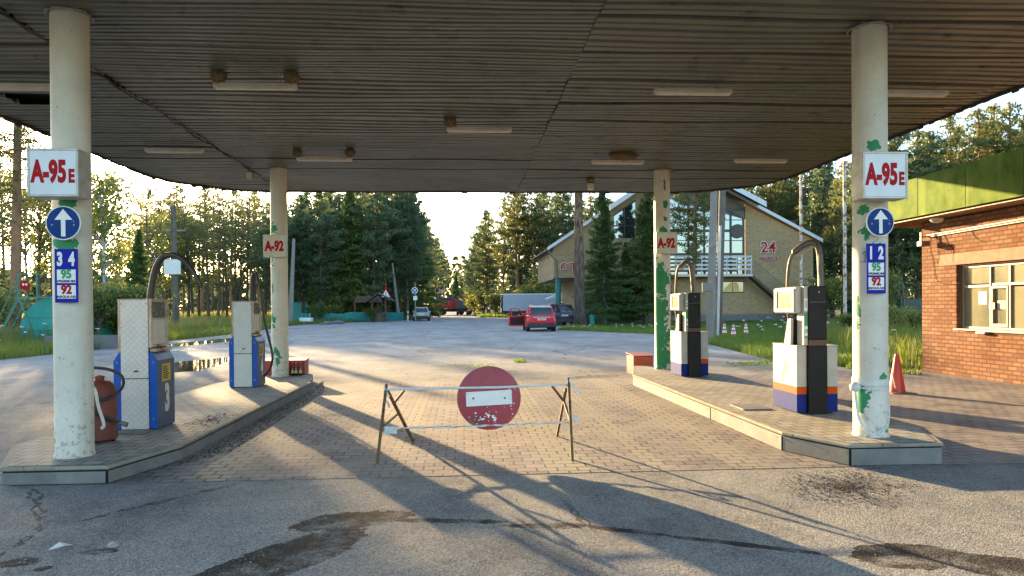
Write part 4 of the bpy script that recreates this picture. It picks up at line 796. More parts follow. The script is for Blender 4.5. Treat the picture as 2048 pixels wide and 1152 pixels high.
def sgn(nm,body,x,z,h,mm,xs=1,bold=.02,oy=-.06,par=ho,halo=True):
    if halo: text(nm+'_backing',body,h/.7,M_WHT,par,(x,oy+.02,z),xs=xs,bold=bold+.035,ext=.02)
    return text(nm,body,h/.7,mm,par,(x,oy-.02,z),xs=xs,bold=bold,ext=.02)
so_=thing('hotel_sign','red hotel lettering on the sand brick wall, half hidden by the big pine trunk','sign',(0,HY-.03,0)); M_PINK=mat('pink_letter_outline',(.62,.30,.30),None,3,.5)
for i,(ch,x,s) in enumerate((('О',8.62,.66),('Т',9.42,.66),('Е',10.2,.66),('Л',11.0,.66),('Ь',11.85,.66))): sgn('letter',ch,x,4.86,s,M_RED,par=so_,bold=.012)
s2=thing('opening_sign','red 24 and word for hours lettering on the right of the brick gable','sign',(0,HY-.03,0)); sgn('number','24',26.62,6.55,.92,M_RED,par=s2,bold=.015,xs=1.05); sgn('word','часа',26.68,5.62,.46,M_RED,par=s2,bold=.005,xs=1.0)
gr=thing('graffiti','dark scrawled letters on the brick wall beside the wooden stairs','graffiti',(0,HY-.004,0)); text('lettering','ЯUOМ',.85/.7,M_SIDING,gr,(13.6,-.003,1.45),xs=.8,bold=-.01,ext=.0005)
tag(MB().box(29.9,30.6,HY+3,HY+4.1,8.4,9.3).build('roof_vent',M_WOOD),'small brown dormer box on the right hotel roof slope','dormer')
o=thing('wooden_stairs','wooden steps with a rail in front of the hotel between two spruces','stairs',(0,60.6,0)); m=MB(); m.bar((14.0,0,.15),(17.6,0,2.6),.12,.28); m.bar((14.0,.8,.15),(17.6,.8,2.6),.12,.28); m.build('stringer',M_WOOD,o); m=MB()
for k in range(9): m.box(13.7+k*.42,14.1+k*.42,-.1,.9,.22+k*.285,.27+k*.285)
m.build('treads',M_BASEC,o); m=MB()
for k in range(5): m.bar((13.9+k*.5,-.05,.3+k*.34),(13.9+k*.5,-.05,1.5+k*.34),.06)
m.bar((13.7,-.05,1.45),(16.5,-.05,3.3),.07); m.build('handrail',M_WOOD,o)
o=thing('clothes_frame','thin metal frame standing on the lawn before the hotel wall','frame',(0,59.5,0)); m=MB()
for x in (10.4,13.2,13.25): m.bar((x,0,0),(x,0,2.35),.05)
m.bar((10.4,0,2.3),(13.2,0,2.3),.05); m.bar((10.5,0,.6),(12.4,0,2.0),.08); m.build('tubes',M_WOOD,o)
o=thing('litter_bin','small teal bin beside the foot of the big pine trunk','bin',(9.95,55.8,0)); MB().lathe([(.17,.12),(.21,.85),(.19,.85),(.0001,.8)],16).build('bucket',M_TEAL,o,smooth=50); MB().bar((0,.24,0),(0,.24,.95),.05).build('post',M_TEAL,o)
o=thing('shed','low dark red-brown shed behind the parasol and hotel columns','shed',(14.2,84,0)); MB().box(-2.5,4,0,4,0,2.2).build('wall',mat('maroon_board',(.09,.035,.03),None,2,.8),o); m=MB(); m.prism([(-2.8,2.2),(4.3,2.2),(.8,3.3)],-.3,4.3,'y'); m.build('roof',mat('maroon_roof',(.08,.035,.032),(.06,.03,.028),2,.7),o)
o=thing('parasol','pale mint square parasol beyond the parked dark blue car','parasol',(gx(1120,76),76,0)); m=MB(); m.add([(-1.5,-1.5,2.3),(1.5,-1.5,2.3),(1.5,1.5,2.3),(-1.5,1.5,2.3),(0,0,3.05),(0,0,2.95)],[(0,1,4),(1,2,4),(2,3,4),(3,0,4),(1,0,5),(2,1,5),(3,2,5),(0,3,5)]); m.build('canopy',mat('mint_canvas',(.50,.64,.60),(.44,.57,.53),2,.8),o); MB().bar((0,0,0),(0,0,3),.06).build('pole',M_STEEL,o)
# ---------------------------------------------------------------- poles
M_POLEW=mat('weathered_pole_wood',(.15,.125,.10),(.10,.08,.065),4,.9,0,.4,25,streak=((.07,.055,.045),3,.5)); M_POLEC=mat('pole_concrete',(.24,.225,.195),(.18,.165,.14),3,.85,0,.2,25); M_RUSTW=mat('flaking_white_post',(.55,.50,.44),(.46,.40,.34),8,.6,0,.2,30,rust=((.19,.075,.03),.50,5)); M_WPOST=mat('white_post',(.55,.54,.50),(.42,.41,.38),6,.6,0,.1,rust=((.2,.15,.1),.64,5))
def pole(name,label,x,y,h,r0,r1,m_,lean=(0,0),sides=10,cat='pole'):
    o=thing(name,label,cat,(x,y,-.05)); MB().tube([(0,0,0),(lean[0]*.5,lean[1]*.5,h*.5),(lean[0],lean[1],h)],[r0,(r0+r1)/2,r1],sides).build('shaft',m_,o,smooth=45 if sides>4 else None); return o
x,y=gp(1420,683); p=pole('concrete_post','square concrete post with a small box on it beside the hotel balcony',x,y,8.6,.20,.15,M_POLEC,(.28,0),4); MB().box(-.42,.05,-.28,-.18,2.25,2.65).build('switch_box',M_POLEC,p,bevel=.02); MB().bar((-.25,-.2,4.25),(.3,-.2,4.3),.05).build('band',M_STEEL,p)
x,y=gp(1441,676); p=pole('wooden_pole','dark barked wooden pole just right of the concrete post',x-.1,y,9.2,.15,.17,M_POLEW,(.30,0),12); 
x,y=gp(1431,678); pole('thin_post','slim pale post strapped between concrete post and wooden pole',x,y-.3,5.4,.06,.055,M_WPOST,(.16,0),8)
x,y=gx(1602,42),42; p=pole('flag_pole','tall thin white pole flaking to rust in front of the hotel corner',x,y,9.4,.085,.07,M_RUSTW,(.03,0),8)
x,y=gx(1690,37),37; p=pole('flag_pole','tall rusty white pole in the long grass left of the kiosk',x,y,9.2,.095,.08,M_RUSTW,(.0,0),8)
x,y=gp(352,657); p=pole('utility_pole','grey wooden utility pole with a white box among the sparse trees',x,y,9.9,.27,.20,M_POLEW,(-.12,0),10); MB().box(-.75,.55,-.42,-.28,4.4,5.6).build('white_board',M_WHT,p,bevel=.03); m=MB(); m.bar((-.9,0,8.0),(.8,0,7.95),.12); m.bar((-.9,0,7.95),(-.9,0,8.25),.08); m.bar((.8,0,7.95),(.8,0,8.2),.08); m.build('crossarm',M_STEEL,p)
x,y=gx(580,70),70; p=pole('utility_pole','pale concrete utility pole just right of the far left column',x,y,8.2,.26,.14,M_POLEC,(.42,0),6)
x,y=gx(798,86),86; p=pole('utility_pole','leaning pale utility pole beside the warning triangle',x,y,6.8,.24,.12,M_POLEC,(-.75,0),6)
o=thing('warning_sign','red and white triangular warning sign above the wooden well roof','road sign',(gx(772,80),80,0)); MB().tube([(0,0,0),(0,0,4.2)],.05,8).build('post',M_STEEL,o,smooth=50); s=.62; m=MB(); m.prism([(-s,2.55),(s,2.55),(0,3.72)],-.08,-.06,'y'); b=m.build('triangle',M_RED,o); m=MB(); m.prism([(-s*.72,2.68),(s*.72,2.68),(0,3.46)],-.085,-.081,'y'); m.build('field',M_WHT,b); m=MB(); m.prism([(-.07,3.2),(.07,3.2),(.03,2.93),(-.03,2.93)],-.09,-.086,'y'); m.box(-.04,.04,-.09,-.086,2.78,2.86); m.build('exclamation_mark',M_BLK,b); m=MB(); m.prism([(-.2,3.62),(.2,3.62),(.0,4.0)],-.05,-.03,'y'); m.build('top_plate',M_RED,o)
x,y=gp(831,643); o=thing('no_stopping_sign','round blue no-stopping sign with a white cross beside the silver car','road sign',(x,y,0)); MB().tube([(0,0,0),(0,0,4.2)],.07,8).build('post',M_POLEC,o,smooth=50); MB().lathe([(.0001,-.08),(.34,-.08),(.34,-.06)],24,(-.05,0,3.35),axis='y').build('rim',M_WHT,o); MB().lathe([(.0001,-.086),(.28,-.086),(.28,-.081)],24,(-.05,0,3.35),axis='y').build('face',M_BLUE,o); m=MB(); m.bar((-.24,-.09,3.16),(.14,-.09,3.54),.07,.006,up=(0,1,0)); m.bar((-.24,-.094,3.54),(.14,-.094,3.16),.07,.006,up=(0,1,0)); m.build('cross',M_WHT,o); MB().box(-.2,.2,-.07,-.05,2.3,2.75).build('plate',M_WHT,o)
def marker(label,px_,py_,h,m_): x,y=gp(px_,py_); o=thing('marker_post',label,'post',(x,y,0)); MB().lathe([(.09,0),(.09,h),(.0001,h+.02)],10).build('shaft',m_,o,smooth=50); MB().lathe([(.094,h*.62),(.094,h*.78)],10).build('band',M_BLK,o,smooth=50)
marker('small white marker post at the right end of the turquoise fence',816,642,1.1,M_WHT); marker('small white marker post just right of the silver car',859,638,1.0,M_WHT)
x,y=gp(1594,688); tag(MB().lathe([(.11,0),(.11,.85),(.13,.85),(.13,.95),(.0001,.97)],14,(x,y,0)).build('pipe_stub',M_TEAL,smooth=50),'short teal pipe stub standing in the grass right of the striped cones','pipe')
o=thing('info_sign','small white sign plate on a thin post beside the road bushes','sign',(gx(976,112),112,0)); MB().tube([(0,0,0),(0,0,1.2)],.05,6).build('post',M_STEEL,o); MB().box(-.42,.42,-.06,-.03,1.1,2.6).build('plate',M_WHT,o,bevel=.05); m=MB(); m.box(-.2,.2,-.065,-.061,1.7,2.3); m.build('symbol',M_BLUE,o)
x,y=gp(1023,645); o=thing('pipe_rail','thin grey pipe railing post in front of the grey trailer','post',(x,y,0)); m=MB(); m.bar((0,0,0),(0,0,1.25),.09); m.bar((-.35,0,.05),(.3,0,.05),.12,.06); m.bar((0,0,1.1),(.6,0,1.1),.06); m.build('frame',M_POLEC,o)
for (px_,py_,Y,lb) in ((800,521,100,'street lamp head on a pole above the no-stopping sign'),(858,546,150,'far street lamp among dark conifers, left of two'),(862,562,175,'far street lamp among dark conifers, right of two')):
    q=yp(px_,py_,Y); o=thing('street_lamp',lb,'street lamp',(q.x-.6,Y,0),0,'street lamps along the road'); MB().tube([(0,0,0),(0,0,q.z-.4),(.15,0,q.z-.1),(.6,0,q.z)],.09,6).build('pole',M_STEEL,o,smooth=60); MB().box(.2,1.0,-.2,.2,q.z-.06,q.z+.12).build('lamp_head',M_WHT,o,bevel=.05)
# ---------------------------------------------------------------- fences, tank, well, stones
M_FT=mat('turquoise_fence_paint',(.02,.26,.23),(.015,.19,.175),3,.7,0,.1); M_FG=mat('dark_green_fence_sheet',(.015,.085,.055),(.012,.06,.04),3,.5,0,.1)
def picket(label,P,h,m_,gap,seed=0):
    o=thing('fence',label,'fence',(*P[0],0)); bx,by=P[0]; rr_=random.Random(seed)
    for (a,b) in zip(P,P[1:]):
        L=math.hypot(b[0]-a[0],b[1]-a[1]); n=int(L/gap); m=MB(); sag=rr_.uniform(-.08,.08)
        for k in range(n):
            f=k/n; x=a[0]+(b[0]-a[0])*f-bx; y=a[1]+(b[1]-a[1])*f-by; m.box(x-gap*.42,x+gap*.42,y-.02,y+.0,.08,h+rr_.uniform(-.04,.04)+sag)
        m.build('panel',m_,o); c=MB(); c.bar((a[0]-bx,a[1]-by+.05,0),(a[0]-bx,a[1]-by+.05,h+.05),.1); c.build('post',m_,o)
    return o
FP=[gp(*q) for q in ((627,645),(658,645),(690,645),(730,644),(770,643),(805,641))]; FP=[(a,b+1.2) for a,b in FP]
picket('low turquoise board fence along the left roadside before the dark conifers',FP,1.0,M_FT,.22,1); picket('short gapped turquoise picket fence at the left end behind white slabs',[(gx(582,72),72),(gx(626,72.6),72.6)],.95,M_FT,.32,2); 
q=[(gx(1690,60),60),(gx(1745,58),58),(gx(1800,56),56),(gx(1850,55),55),(gx(1910,54),54)]
o=thing('fence','dark green corrugated sheet fence in the long grass behind the kiosk','fence',(*q[0],0))
for i,(a,b) in enumerate(zip(q,q[1:])):
    m=MB(); n=30
    for z in range(9): m.bar((a[0]-q[0][0],a[1]-q[0][1]-.05*(z%2),.15+z*.21),(b[0]-q[0][0],b[1]-q[0][1]-.05*(z%2),.15+z*.21),.05,.20)
    m.build('panel',M_FG if i!=2 else mat('grey_green_sheet',(.10,.14,.11),None,3,.6),o); MB().bar((a[0]-q[0][0],a[1]-q[0][1]-.1,0),(a[0]-q[0][0],a[1]-q[0][1]-.1,2.2),.1).build('post',M_FG,o)
o=thing('gate_lamp','small lamp on a dark bent post above the dark green fence','lamp',(gx(1812,54),54,0)); m=MB(); m.bar((0,0,0),(-.3,0,3.2),.12); m.bar((-.3,0,3.2),(-.9,0,3.0),.09); m.build('post',M_POLEW,o); MB().lathe([(.18,0),(.12,.12),(.0001,.15)],12,(-.9,0,2.85)).build('shade',M_STEEL,o,smooth=50)
M_TANK=mat('green_tank_paint',(.02,.30,.24),(.015,.23,.19),1.2,.55,0,.06,20,rust=((.05,.11,.07),.66,2))
tx=gx(112,36); o=thing('fuel_tank','big turquoise half buried fuel tank with railings on top in the left grass','tank',(tx,36,0)); m=MB(); m.lathe([(.0001,-.01),(1.7,0),(1.72,.05),(1.72,7)],40,(0,0,.55),axis='y'); m.build('shell',M_TANK,o,smooth=50); m=MB()
for z in (0,.55): m.box(-1.68 if z==0 else -1.55,1.68 if z==0 else 1.55,-.015,-.004,.62+z*1.1,.64+z*1.1)
m.build('weld_seam',M_PBLUE if False else M_FG,o); MB().lathe([(.45,0),(.45,.25),(.2,.3),(.2,.45),(.0001,.46)],16,(.1,1.0,2.2)).build('hatch',M_RUST,o,smooth=40); m=MB()
MR=mat('tank_rail_green',(.05,.22,.16),(.10,.16,.10),6,.6)
for x in (-1.55,-.7,0.25,1.2):
    for yy in (-.3,2.6): m.bar((x,yy,2.0),(x,yy,3.35),.05)
for z in (2.8,3.32):
    for yy in (-.3,2.6): m.bar((-1.55,yy,z),(1.2,yy,z),.035)
m.bar((-1.7,-.3,2.2),(-.2,-.3,2.22),.10,.08); m.bar((-1.7,2.6,2.2),(-.2,2.6,2.22),.10,.08); m.build('railing',MR,o); m=MB()
for yy in (-.3,.35): m.bar((-2.6,yy,0),(-1.5,yy,2.2),.07); m.bar((-2.6,yy,.95),(-1.45,yy,3.3),.04)
m.bar((-1.55,-.3,2.2),(-.9,-.3,.6),.06); 
for k in range(7): m.bar((-2.5+k*.155,-.3,.2+k*.31),(-2.5+k*.155,.35,.2+k*.31),.04)
m.build('ladder',MR,o); q=yp(50,571,35.6); s_=thing('round_sign','small round red sign with white spots on the tank railing','sign',q); MB().lathe([(.0001,-.012),(.24,-.012),(.24,.0)],20,axis='y').build('disc',M_RED,s_); m=MB(); m.lathe([(.0001,-.016),(.055,-.016),(.055,-.013)],10,(-.07,0,.05),axis='y'); m.lathe([(.0001,-.016),(.055,-.016),(.055,-.013)],10,(.07,0,.05),axis='y'); m.build('spots',M_WHT,s_)
o=thing('well_house','small weathered wooden well roof on posts behind the turquoise fence','well',(gx(758,78),78,0)); m=MB()
for x in (-.8,.75): m.bar((x,0,0),(x*.9,0,2.3),.2)
m.build('post',M_WOOD,o); m=MB(); m.add([(-1.3,-1.2,2.1),(0,-1.2,3.0),(1.6,-1.2,2.2),(1.6,1.2,2.2),(0,1.2,3.0),(-1.3,1.2,2.1),(-1.3,-1.2,2.2),(0,-1.2,3.1),(1.6,-1.2,2.3),(1.6,1.2,2.3),(0,1.2,3.1),(-1.3,1.2,2.2)],[(0,5,4,1),(1,4,3,2),(6,7,10,11),(7,8,9,10),(0,1,7,6),(1,2,8,7),(3,4,10,9),(4,5,11,10),(2,3,9,8),(5,0,6,11)]); m.build('roof',mat('weathered_roof_board',(.085,.08,.075),(.055,.05,.045),3,.8),o); MB().lathe([(.6,0),(.6,.9)],14).build('well_ring',M_WOOD,o)
o=thing('open_shelter','dark open shelter with a grey roof left of the wooden well','shelter',(gx(735,81),81,0)); m=MB(); m.prism([(-1.4,2.1),(1.4,2.1),(1.1,2.8),(-1.0,2.8)],-1,2.5,'y'); m.build('roof',M_WOOD,o); m=MB()
for x in (-1.4,1.4): m.bar((x*.9,-.8,0),(x*.9,-.8,2.1),.14)
m.build('post',M_WOOD,o); MB().box(-1.3,1.3,2.2,2.3,0,2.1).build('back_wall',M_WOOD,o)
tag(MB().box(gx(598,70.5),gx(622,70.5),70.5,71.6,.25,.62).build('concrete_slab',M_WHT,bevel=.03),'white slab on blocks before the picket fence','slab'); 
for i,(a,b,r) in enumerate(((656,649,.42),(664,648,.34),(678,648,.5),(643,650,.25))):
    x,y=gp(a,b); m=MB(); m.lathe([(.0001,-.3*r),(r*.8,-.2*r),(r,.2*r),(r*.7,.62*r),(.0001,.78*r)],10); m.v=[(p*(1+random.uniform(-.2,.2)),q_*(1+random.uniform(-.2,.2)),z*(1+random.uniform(-.1,.2))) for p,q_,z in m.v]; oo=m.build('boulder',M_BASEC,smooth=30); oo.location=(x,y,0); tag(oo,['grey boulder second from left at the turquoise fence','small grey boulder between two larger ones at the fence','largest grey boulder, rightmost at the turquoise fence','smallest grey boulder, leftmost at the turquoise fence'][i],'boulder','boulders by the turquoise fence')
m=MB(); m.box(0,2.6,0,3,0,2.6); oo=m.build('hut',M_TEAL); oo.location=(gx(586,84),84,0); tag(oo,'small turquoise hut glimpsed behind the concrete utility pole','hut')
oo=MB().box(-3.2,0,0,.2,0,.6).build('retaining_wall',M_BASEC); oo.location=(gx(245,31),31.0,-.05); tag(oo,'low grey concrete wall in the left grass verge','wall')
P=[yp(160,432,64),yp(352,447,63),yp(586,478,70)]; m=MB()
for a,b in zip(P,P[1:]): m.tube([a+(b-a)*t_+Vector((0,0,-1.2*4*t_*(1-t_)*.25)) for t_ in np.linspace(0,1,14)],.02,4)
tag(m.build('overhead_wire',M_DARK),'thin overhead wire strung between the two left utility poles','wire')
# ---------------------------------------------------------------- vehicles
M_CRED=mat('red_car_paint',(.62,.006,.025),(.58,.006,.022),2,.3,0,0,coat=.6); M_CBLUE=mat('dark_blue_car_paint',(.018,.028,.055),None,2,.3,0,0,coat=.6); M_CSIL=mat('silver_car_paint',(.40,.41,.41),None,2,.35,.4,0,coat=.5); M_CGL=mat('car_glass',(.03,.035,.035),None,2,.05,0,0,spec=.8); M_TYRE=mat('tyre_rubber',(.02,.02,.02),(.05,.045,.04),6,.85); M_TRIM=mat('black_plastic_trim',(.025,.025,.025),None,5,.6); M_TAIL=mat('tail_lamp_red',(.30,.005,.01),None,5,.15,coat=.5); M_CHR=mat('pale_metal_trim',(.60,.60,.60),None,4,.3,.5); M_RIM=mat('wheel_rim',(.28,.28,.28),None,4,.35,.7)
def loft(secs,n=8):
    """secs: (y, list of (x,z) half outline from bottom centre to top centre) -> closed symmetric body"""
    vs=[];fs=[];k=len(secs[0][1]); ring=2*k-2
    for y,P in secs:
        full=P+[(-x,z) for x,z in P[-2:0:-1]]; vs+=[(x,y,z) for x,z in full]
    for i in range(len(secs)-1):
        for j in range(ring):
            j2=(j+1)%ring; fs.append((i*ring+j,i*ring+j2,(i+1)*ring+j2,(i+1)*ring+j))
    fs.append(tuple(range(ring))); fs.append(tuple(range((len(secs)-1)*ring,len(secs)*ring))[::-1])
    return vs,fs
def suv(label,loc,rz,paint,roof,group=None,open_door=False,bar=True,plate_=True,W=.93,HT=1.62):
    o=thing('parked_car',label,'car',loc,rz,'cars parked on the yard'); s=W/.93; hz=HT/1.62
    def S(w,zb,zs,zt,wt): return [(0,zb),(w*.86*s,zb),(w*s,zb+.12),(w*1.0*s,zs-.10),(wt*s,zt*hz if zt<1.02 else zt*hz),(0,zt*hz)]
    secs=[(0.0,S(.82,.42,.82,.98,.72)),(.07,S(.90,.30,.86,1.03,.80)),(.35,S(.93,.24,.92,1.04,.84)),(1.2,S(.93,.22,.92,1.02,.86)),(3.1,S(.93,.22,.90,1.0,.85)),(3.7,S(.92,.22,.88,.98,.80)),(4.25,S(.88,.26,.80,.88,.72)),(4.45,S(.72,.36,.66,.74,.58))]
    v,f=loft(secs); m=MB(); m.add(v,f); b=m.build('body',paint,o,smooth=35,bevel=.03,seg=3)
    def Cb(w,zt,wt,zb=.98): return [(0,zb*hz),(w*s,zb*hz),((w+wt)/2*s+.02,(zb+zt)/2*hz),(wt*s,zt*hz-.05),(wt*.8*s,zt*hz),(0,zt*hz)]
    secs=[(.16,Cb(.80,1.08,.76)),(.48,Cb(.82,1.56,.62)),(.85,Cb(.83,1.61,.64)),(2.0,Cb(.83,1.62,.65)),(2.75,Cb(.82,1.55,.62)),(3.35,Cb(.80,1.08,.74))]
    v,f=loft(secs); m=MB(); m.add(v,f); m.build('cabin',M_CGL,o,smooth=40)
    secs=[(.40,[(0,1.52*hz),(.60*s,1.52*hz),(.66*s,1.49*hz),(.64*s,1.575*hz),(.5*s,1.61*hz),(0,1.62*hz)]),(.8,[(0,1.58*hz),(.6*s,1.58*hz),(.67*s,1.54*hz),(.66*s,1.61*hz),(.5*s,1.645*hz),(0,1.655*hz)]),(2.0,[(0,1.59*hz),(.6*s,1.59*hz),(.68*s,1.54*hz),(.67*s,1.615*hz),(.5*s,1.65*hz),(0,1.66*hz)]),(2.8,[(0,1.50*hz),(.6*s,1.50*hz),(.64*s,1.47*hz),(.64*s,1.52*hz),(.5*s,1.56*hz),(0,1.575*hz)])]
    v,f=loft(secs); m=MB(); m.add(v,f); m.build('roof',roof,o,smooth=40)
    for sd in (-1,1):
        m=MB()
        m.bar((sd*.79*s,.17,1.0*hz),(sd*.635*s,.5,1.56*hz),.09,.14); m.bar((sd*.80*s,3.32,1.02*hz),(sd*.64*s,2.75,1.52*hz),.06,.08); m.bar((sd*.83*s,1.75,1.0*hz),(sd*.665*s,1.75,1.57*hz),.05,.10); m.build('pillar',paint,o,bevel=.015)
        m=MB(); m.bar((sd*.60*s,.75,1.69*hz),(sd*.60*s,2.5,1.69*hz),.035); m.bar((sd*.6*s,.8,1.64*hz),(sd*.6*s,.8,1.69*hz),.04); m.bar((sd*.6*s,2.4,1.62*hz),(sd*.6*s,2.4,1.69*hz),.04); m.build('roof_rail',M_CHR,o)
        m=MB(); m.box(sd*.98*s-.09,sd*.98*s+.09,2.75,2.87,1.0*hz,1.14*hz); m.bar((sd*.86*s,2.82,1.02*hz),(sd*.95*s,2.82,1.05*hz),.04); m.build('mirror',paint,o,bevel=.03)
        m=MB(); m.add([(sd*.42*s,.005,.83*hz),(sd*.86*s,.06,.80*hz),(sd*.90*s,.20,.86*hz),(sd*.86*s,.10,.95*hz),(sd*.44*s,.03,.92*hz),(sd*.42*s,.09,.83*hz),(sd*.86*s,.14,.80*hz),(sd*.86*s,.2,.95*hz),(sd*.44*s,.13,.92*hz)],[(0,1,3,4),(1,2,3),(0,5,6,1),(4,3,7,8),(0,4,8,5)]); m.v=[(a,b-.035,c) for a,b,c in m.v]; m.build('tail_lamp',M_TAIL,o)
        for yy in (.82,3.5):
            x=sd*.80*s; wh=MB().lathe([(.25,-.12),(.335,-.115),(.345,-.08),(.345,.08),(.335,.115),(.25,.12)],24).build('wheel',M_TYRE,o,smooth=40); wh.rotation_euler=(0,math.pi/2,0); wh.location=(x,yy,.345)
            m=MB(); m.lathe([(.0001,-.10),(.24,-.10),(.24,.10),(.0001,.10)],20); m.build('rim',M_RIM,wh,smooth=40)
            m=MB(); m.lathe([(.36,.13),(.40,.13),(.40,-.02),(.36,-.02)],20); a=m.build('wheel_arch',M_TRIM,o,smooth=40); a.rotation_euler=(0,sd*math.pi/2,0); a.location=(sd*.82*s,yy,.36)
    secs=[(-.02,[(0,.30),(.74*s,.30),(.80*s,.36),(.80*s,.50),(.74*s,.56),(0,.56)]),(.10,[(0,.24),(.86*s,.24),(.92*s,.32),(.92*s,.50),(.86*s,.58),(0,.58)]),(.30,[(0,.24),(.90*s,.24),(.938*s,.32),(.938*s,.46),(.9*s,.52),(0,.52)])]
    v,f=loft(secs); m=MB(); m.add(v,f); m.build('rear_bumper',M_TRIM,o,smooth=40)
    m=MB(); m.bar((-.12,-.03,.46),(.12,-.03,.46),.03,.06); m.build('fog_lamp',M_TAIL,o)
    if bar: MB().box(-.55*s,.55*s,-.028,-.0,.885*hz,.925*hz).build('trim_strip',M_CHR,o,bevel=.008)
    pl=MB().box(-.27,.27,-.035,-.01,.72*hz,.83*hz).build('number_plate',M_WHT,o,bevel=.004)
    m=MB(); 
    for k in range(7): m.box(-.21+k*.06,-.21+k*.06+.035,-.0365,-.0352,.745*hz,.805*hz)
    m.build('plate_print',M_BLK,pl)
    m=MB(); m.bar((0,.36,1.10*hz),(.25,.30,1.04*hz),.02); m.build('wiper',M_TRIM,o)
    m=MB(); m.box(-.60*s,.60*s,.38,.52,1.55*hz,1.585*hz); m.build('spoiler',roof,o,bevel=.01)
    if open_door:
        hinge=Vector((-.90*s,3.05,0)); d=bpy.data.objects.new('door',None); COL.objects.link(d); d.parent=o; d.location=hinge; d.rotation_euler=(0,0,R(-68)); d.empty_display_size=.1
        m=MB(); m.prism([(0,.30),(-1.12,.30),(-1.16,.45),(-1.14,.95),(0,1.0)],-.06,.05,'x'); m.build('door_panel',paint,d,bevel=.02)
        m=MB(); m.prism([(-.08,.40),(-1.04,.40),(-1.06,.85),(-.08,.90)],.051,.075,'x'); m.build('door_lining',M_TRIM,d,bevel=.01)
        
        m=MB(); m.bar((0,0,.98),(.12,-.48,1.44),.05,.05); m.bar((.12,-.48,1.44),(.14,-1.05,1.48),.05,.05); m.bar((.14,-1.05,1.48),(0,-1.13,.95),.06,.05); m.build('window_surround',paint,d)
    return o
a=Vector((*gp(1052,663),0)); b=Vector((*gp(1110,662),0)); cx=(a.x+b.x)/2
M_ROOFWH=mat('white_car_roof',(.62,.60,.56),None,2,.25,coat=.6)
suv('red SUV with a white roof and its left front door open, seen from behind',(cx,45.4,.0),R(-1),M_CRED,M_ROOFWH,open_door=True)
suv('dark blue SUV parked between the red SUV and the big pine trunk',(8.05,57.6,0),R(7),M_CBLUE,M_CBLUE,W=.95,HT=1.74,bar=False)
suv('silver car parked far off at the left road edge by the no-stopping sign',(gx(843,81),80.5,0),R(2),M_CSIL,M_CSIL,W=.90,HT=1.50,bar=False)
M_TRED=mat('red_truck_paint',(.60,.015,.03),(.48,.015,.025),2,.5,0,.05); M_TGRY=mat('grey_tipper_paint',(.12,.115,.105),(.09,.085,.08),2,.6,0,.1); M_TBLU=mat('blue_cover',(.02,.05,.24),None,2,.6)
def wheel(o,x,y,r,w,axis):
    wh=MB().lathe([(r*.6,-w/2),(r,-w/2+.03),(r,w/2-.03),(r*.6,w/2)],20).build('wheel',M_TYRE,o,smooth=40); wh.location=(x,y,r); wh.rotation_euler=(math.pi/2,0,0) if axis=='y' else (0,math.pi/2,0); m=MB(); m.lathe([(.0001,-w*.4),(r*.58,-w*.4),(r*.58,w*.4),(.0001,w*.4)],14); m.build('hub',M_RIM,wh)
x0=gx(897,132); o=thing('dump_truck','red dump truck standing sideways across the far road','truck',(x0,132,0)); m=MB(); m.add([(-3.2,-1.2,1.15),(2.75,-1.2,1.15),(2.9,-1.2,2.7),(-3.4,-1.2,2.7),(-3.2,1.2,1.15),(2.75,1.2,1.15),(2.9,1.2,2.7),(-3.4,1.2,2.7)],[(0,1,2,3),(5,4,7,6),(1,5,6,2),(4,0,3,7),(3,2,6,7),(0,4,5,1)]); m.build('tipper_body',M_TRED,o,bevel=.04); MB().box(-3.3,1.2,-1.15,1.15,2.705,3.05).build('cover',M_TBLU,o,bevel=.05); MB().box(1.0,2.85,-1.16,1.16,2.706,3.02).build('front_board',M_TRED,o,bevel=.05)
MB().box(3.2,4.9,-1.15,1.15,.95,2.75).build('cab',M_TRED,o,bevel=.12); MB().box(4.15,4.75,-1.165,-1.152,1.9,2.5).build('cab_window',M_CGL,o); MB().box(-3,4.7,-.5,.5,.6,1.1).build('chassis',M_TRIM,o)
for x in (-2.2,-.9,2.3,3.75): 
    for yy in (-.95,.95): wheel(o,x,yy,.52,.35,'y')
o=thing('dump_truck','grey dump truck seen from behind on the far road','truck',(gx(925,128),126,0)); MB().box(-1.1,1.1,0,5,1.15,2.75).build('tipper_body',M_TGRY,o,bevel=.04); m=MB()
for z in (1.4,1.75,2.1,2.45): m.box(-1.02,1.02,-.05,-.001,z,z+.06)
m.build('tailgate_rib',M_TGRY,o); m=MB(); m.box(-1.18,-1.05,-.06,.1,1.1,2.95); m.build('tailgate_post',M_TGRY,o); MB().box(1.05,1.18,-.06,.1,1.1,2.95).build('tailgate_post',M_TGRY,o); MB().box(-1.0,1.0,5.2,7,.9,2.6).build('cab',M_TGRY,o,bevel=.1); MB().box(-.5,.5,.1,6.8,.6,1.1).build('chassis',M_TRIM,o); MB().box(-1.05,1.05,-.02,.06,.62,.78).build('rear_bumper',M_TRIM,o)
for s_ in (-.85,.85): 
    for yy in (.6,1.9,5.9): wheel(o,s_,yy,.50,.42,'x')
    MB().box(s_-.15,s_+.15,-.04,-.021,.64,.76).build('tail_lamp',M_TAIL,o)
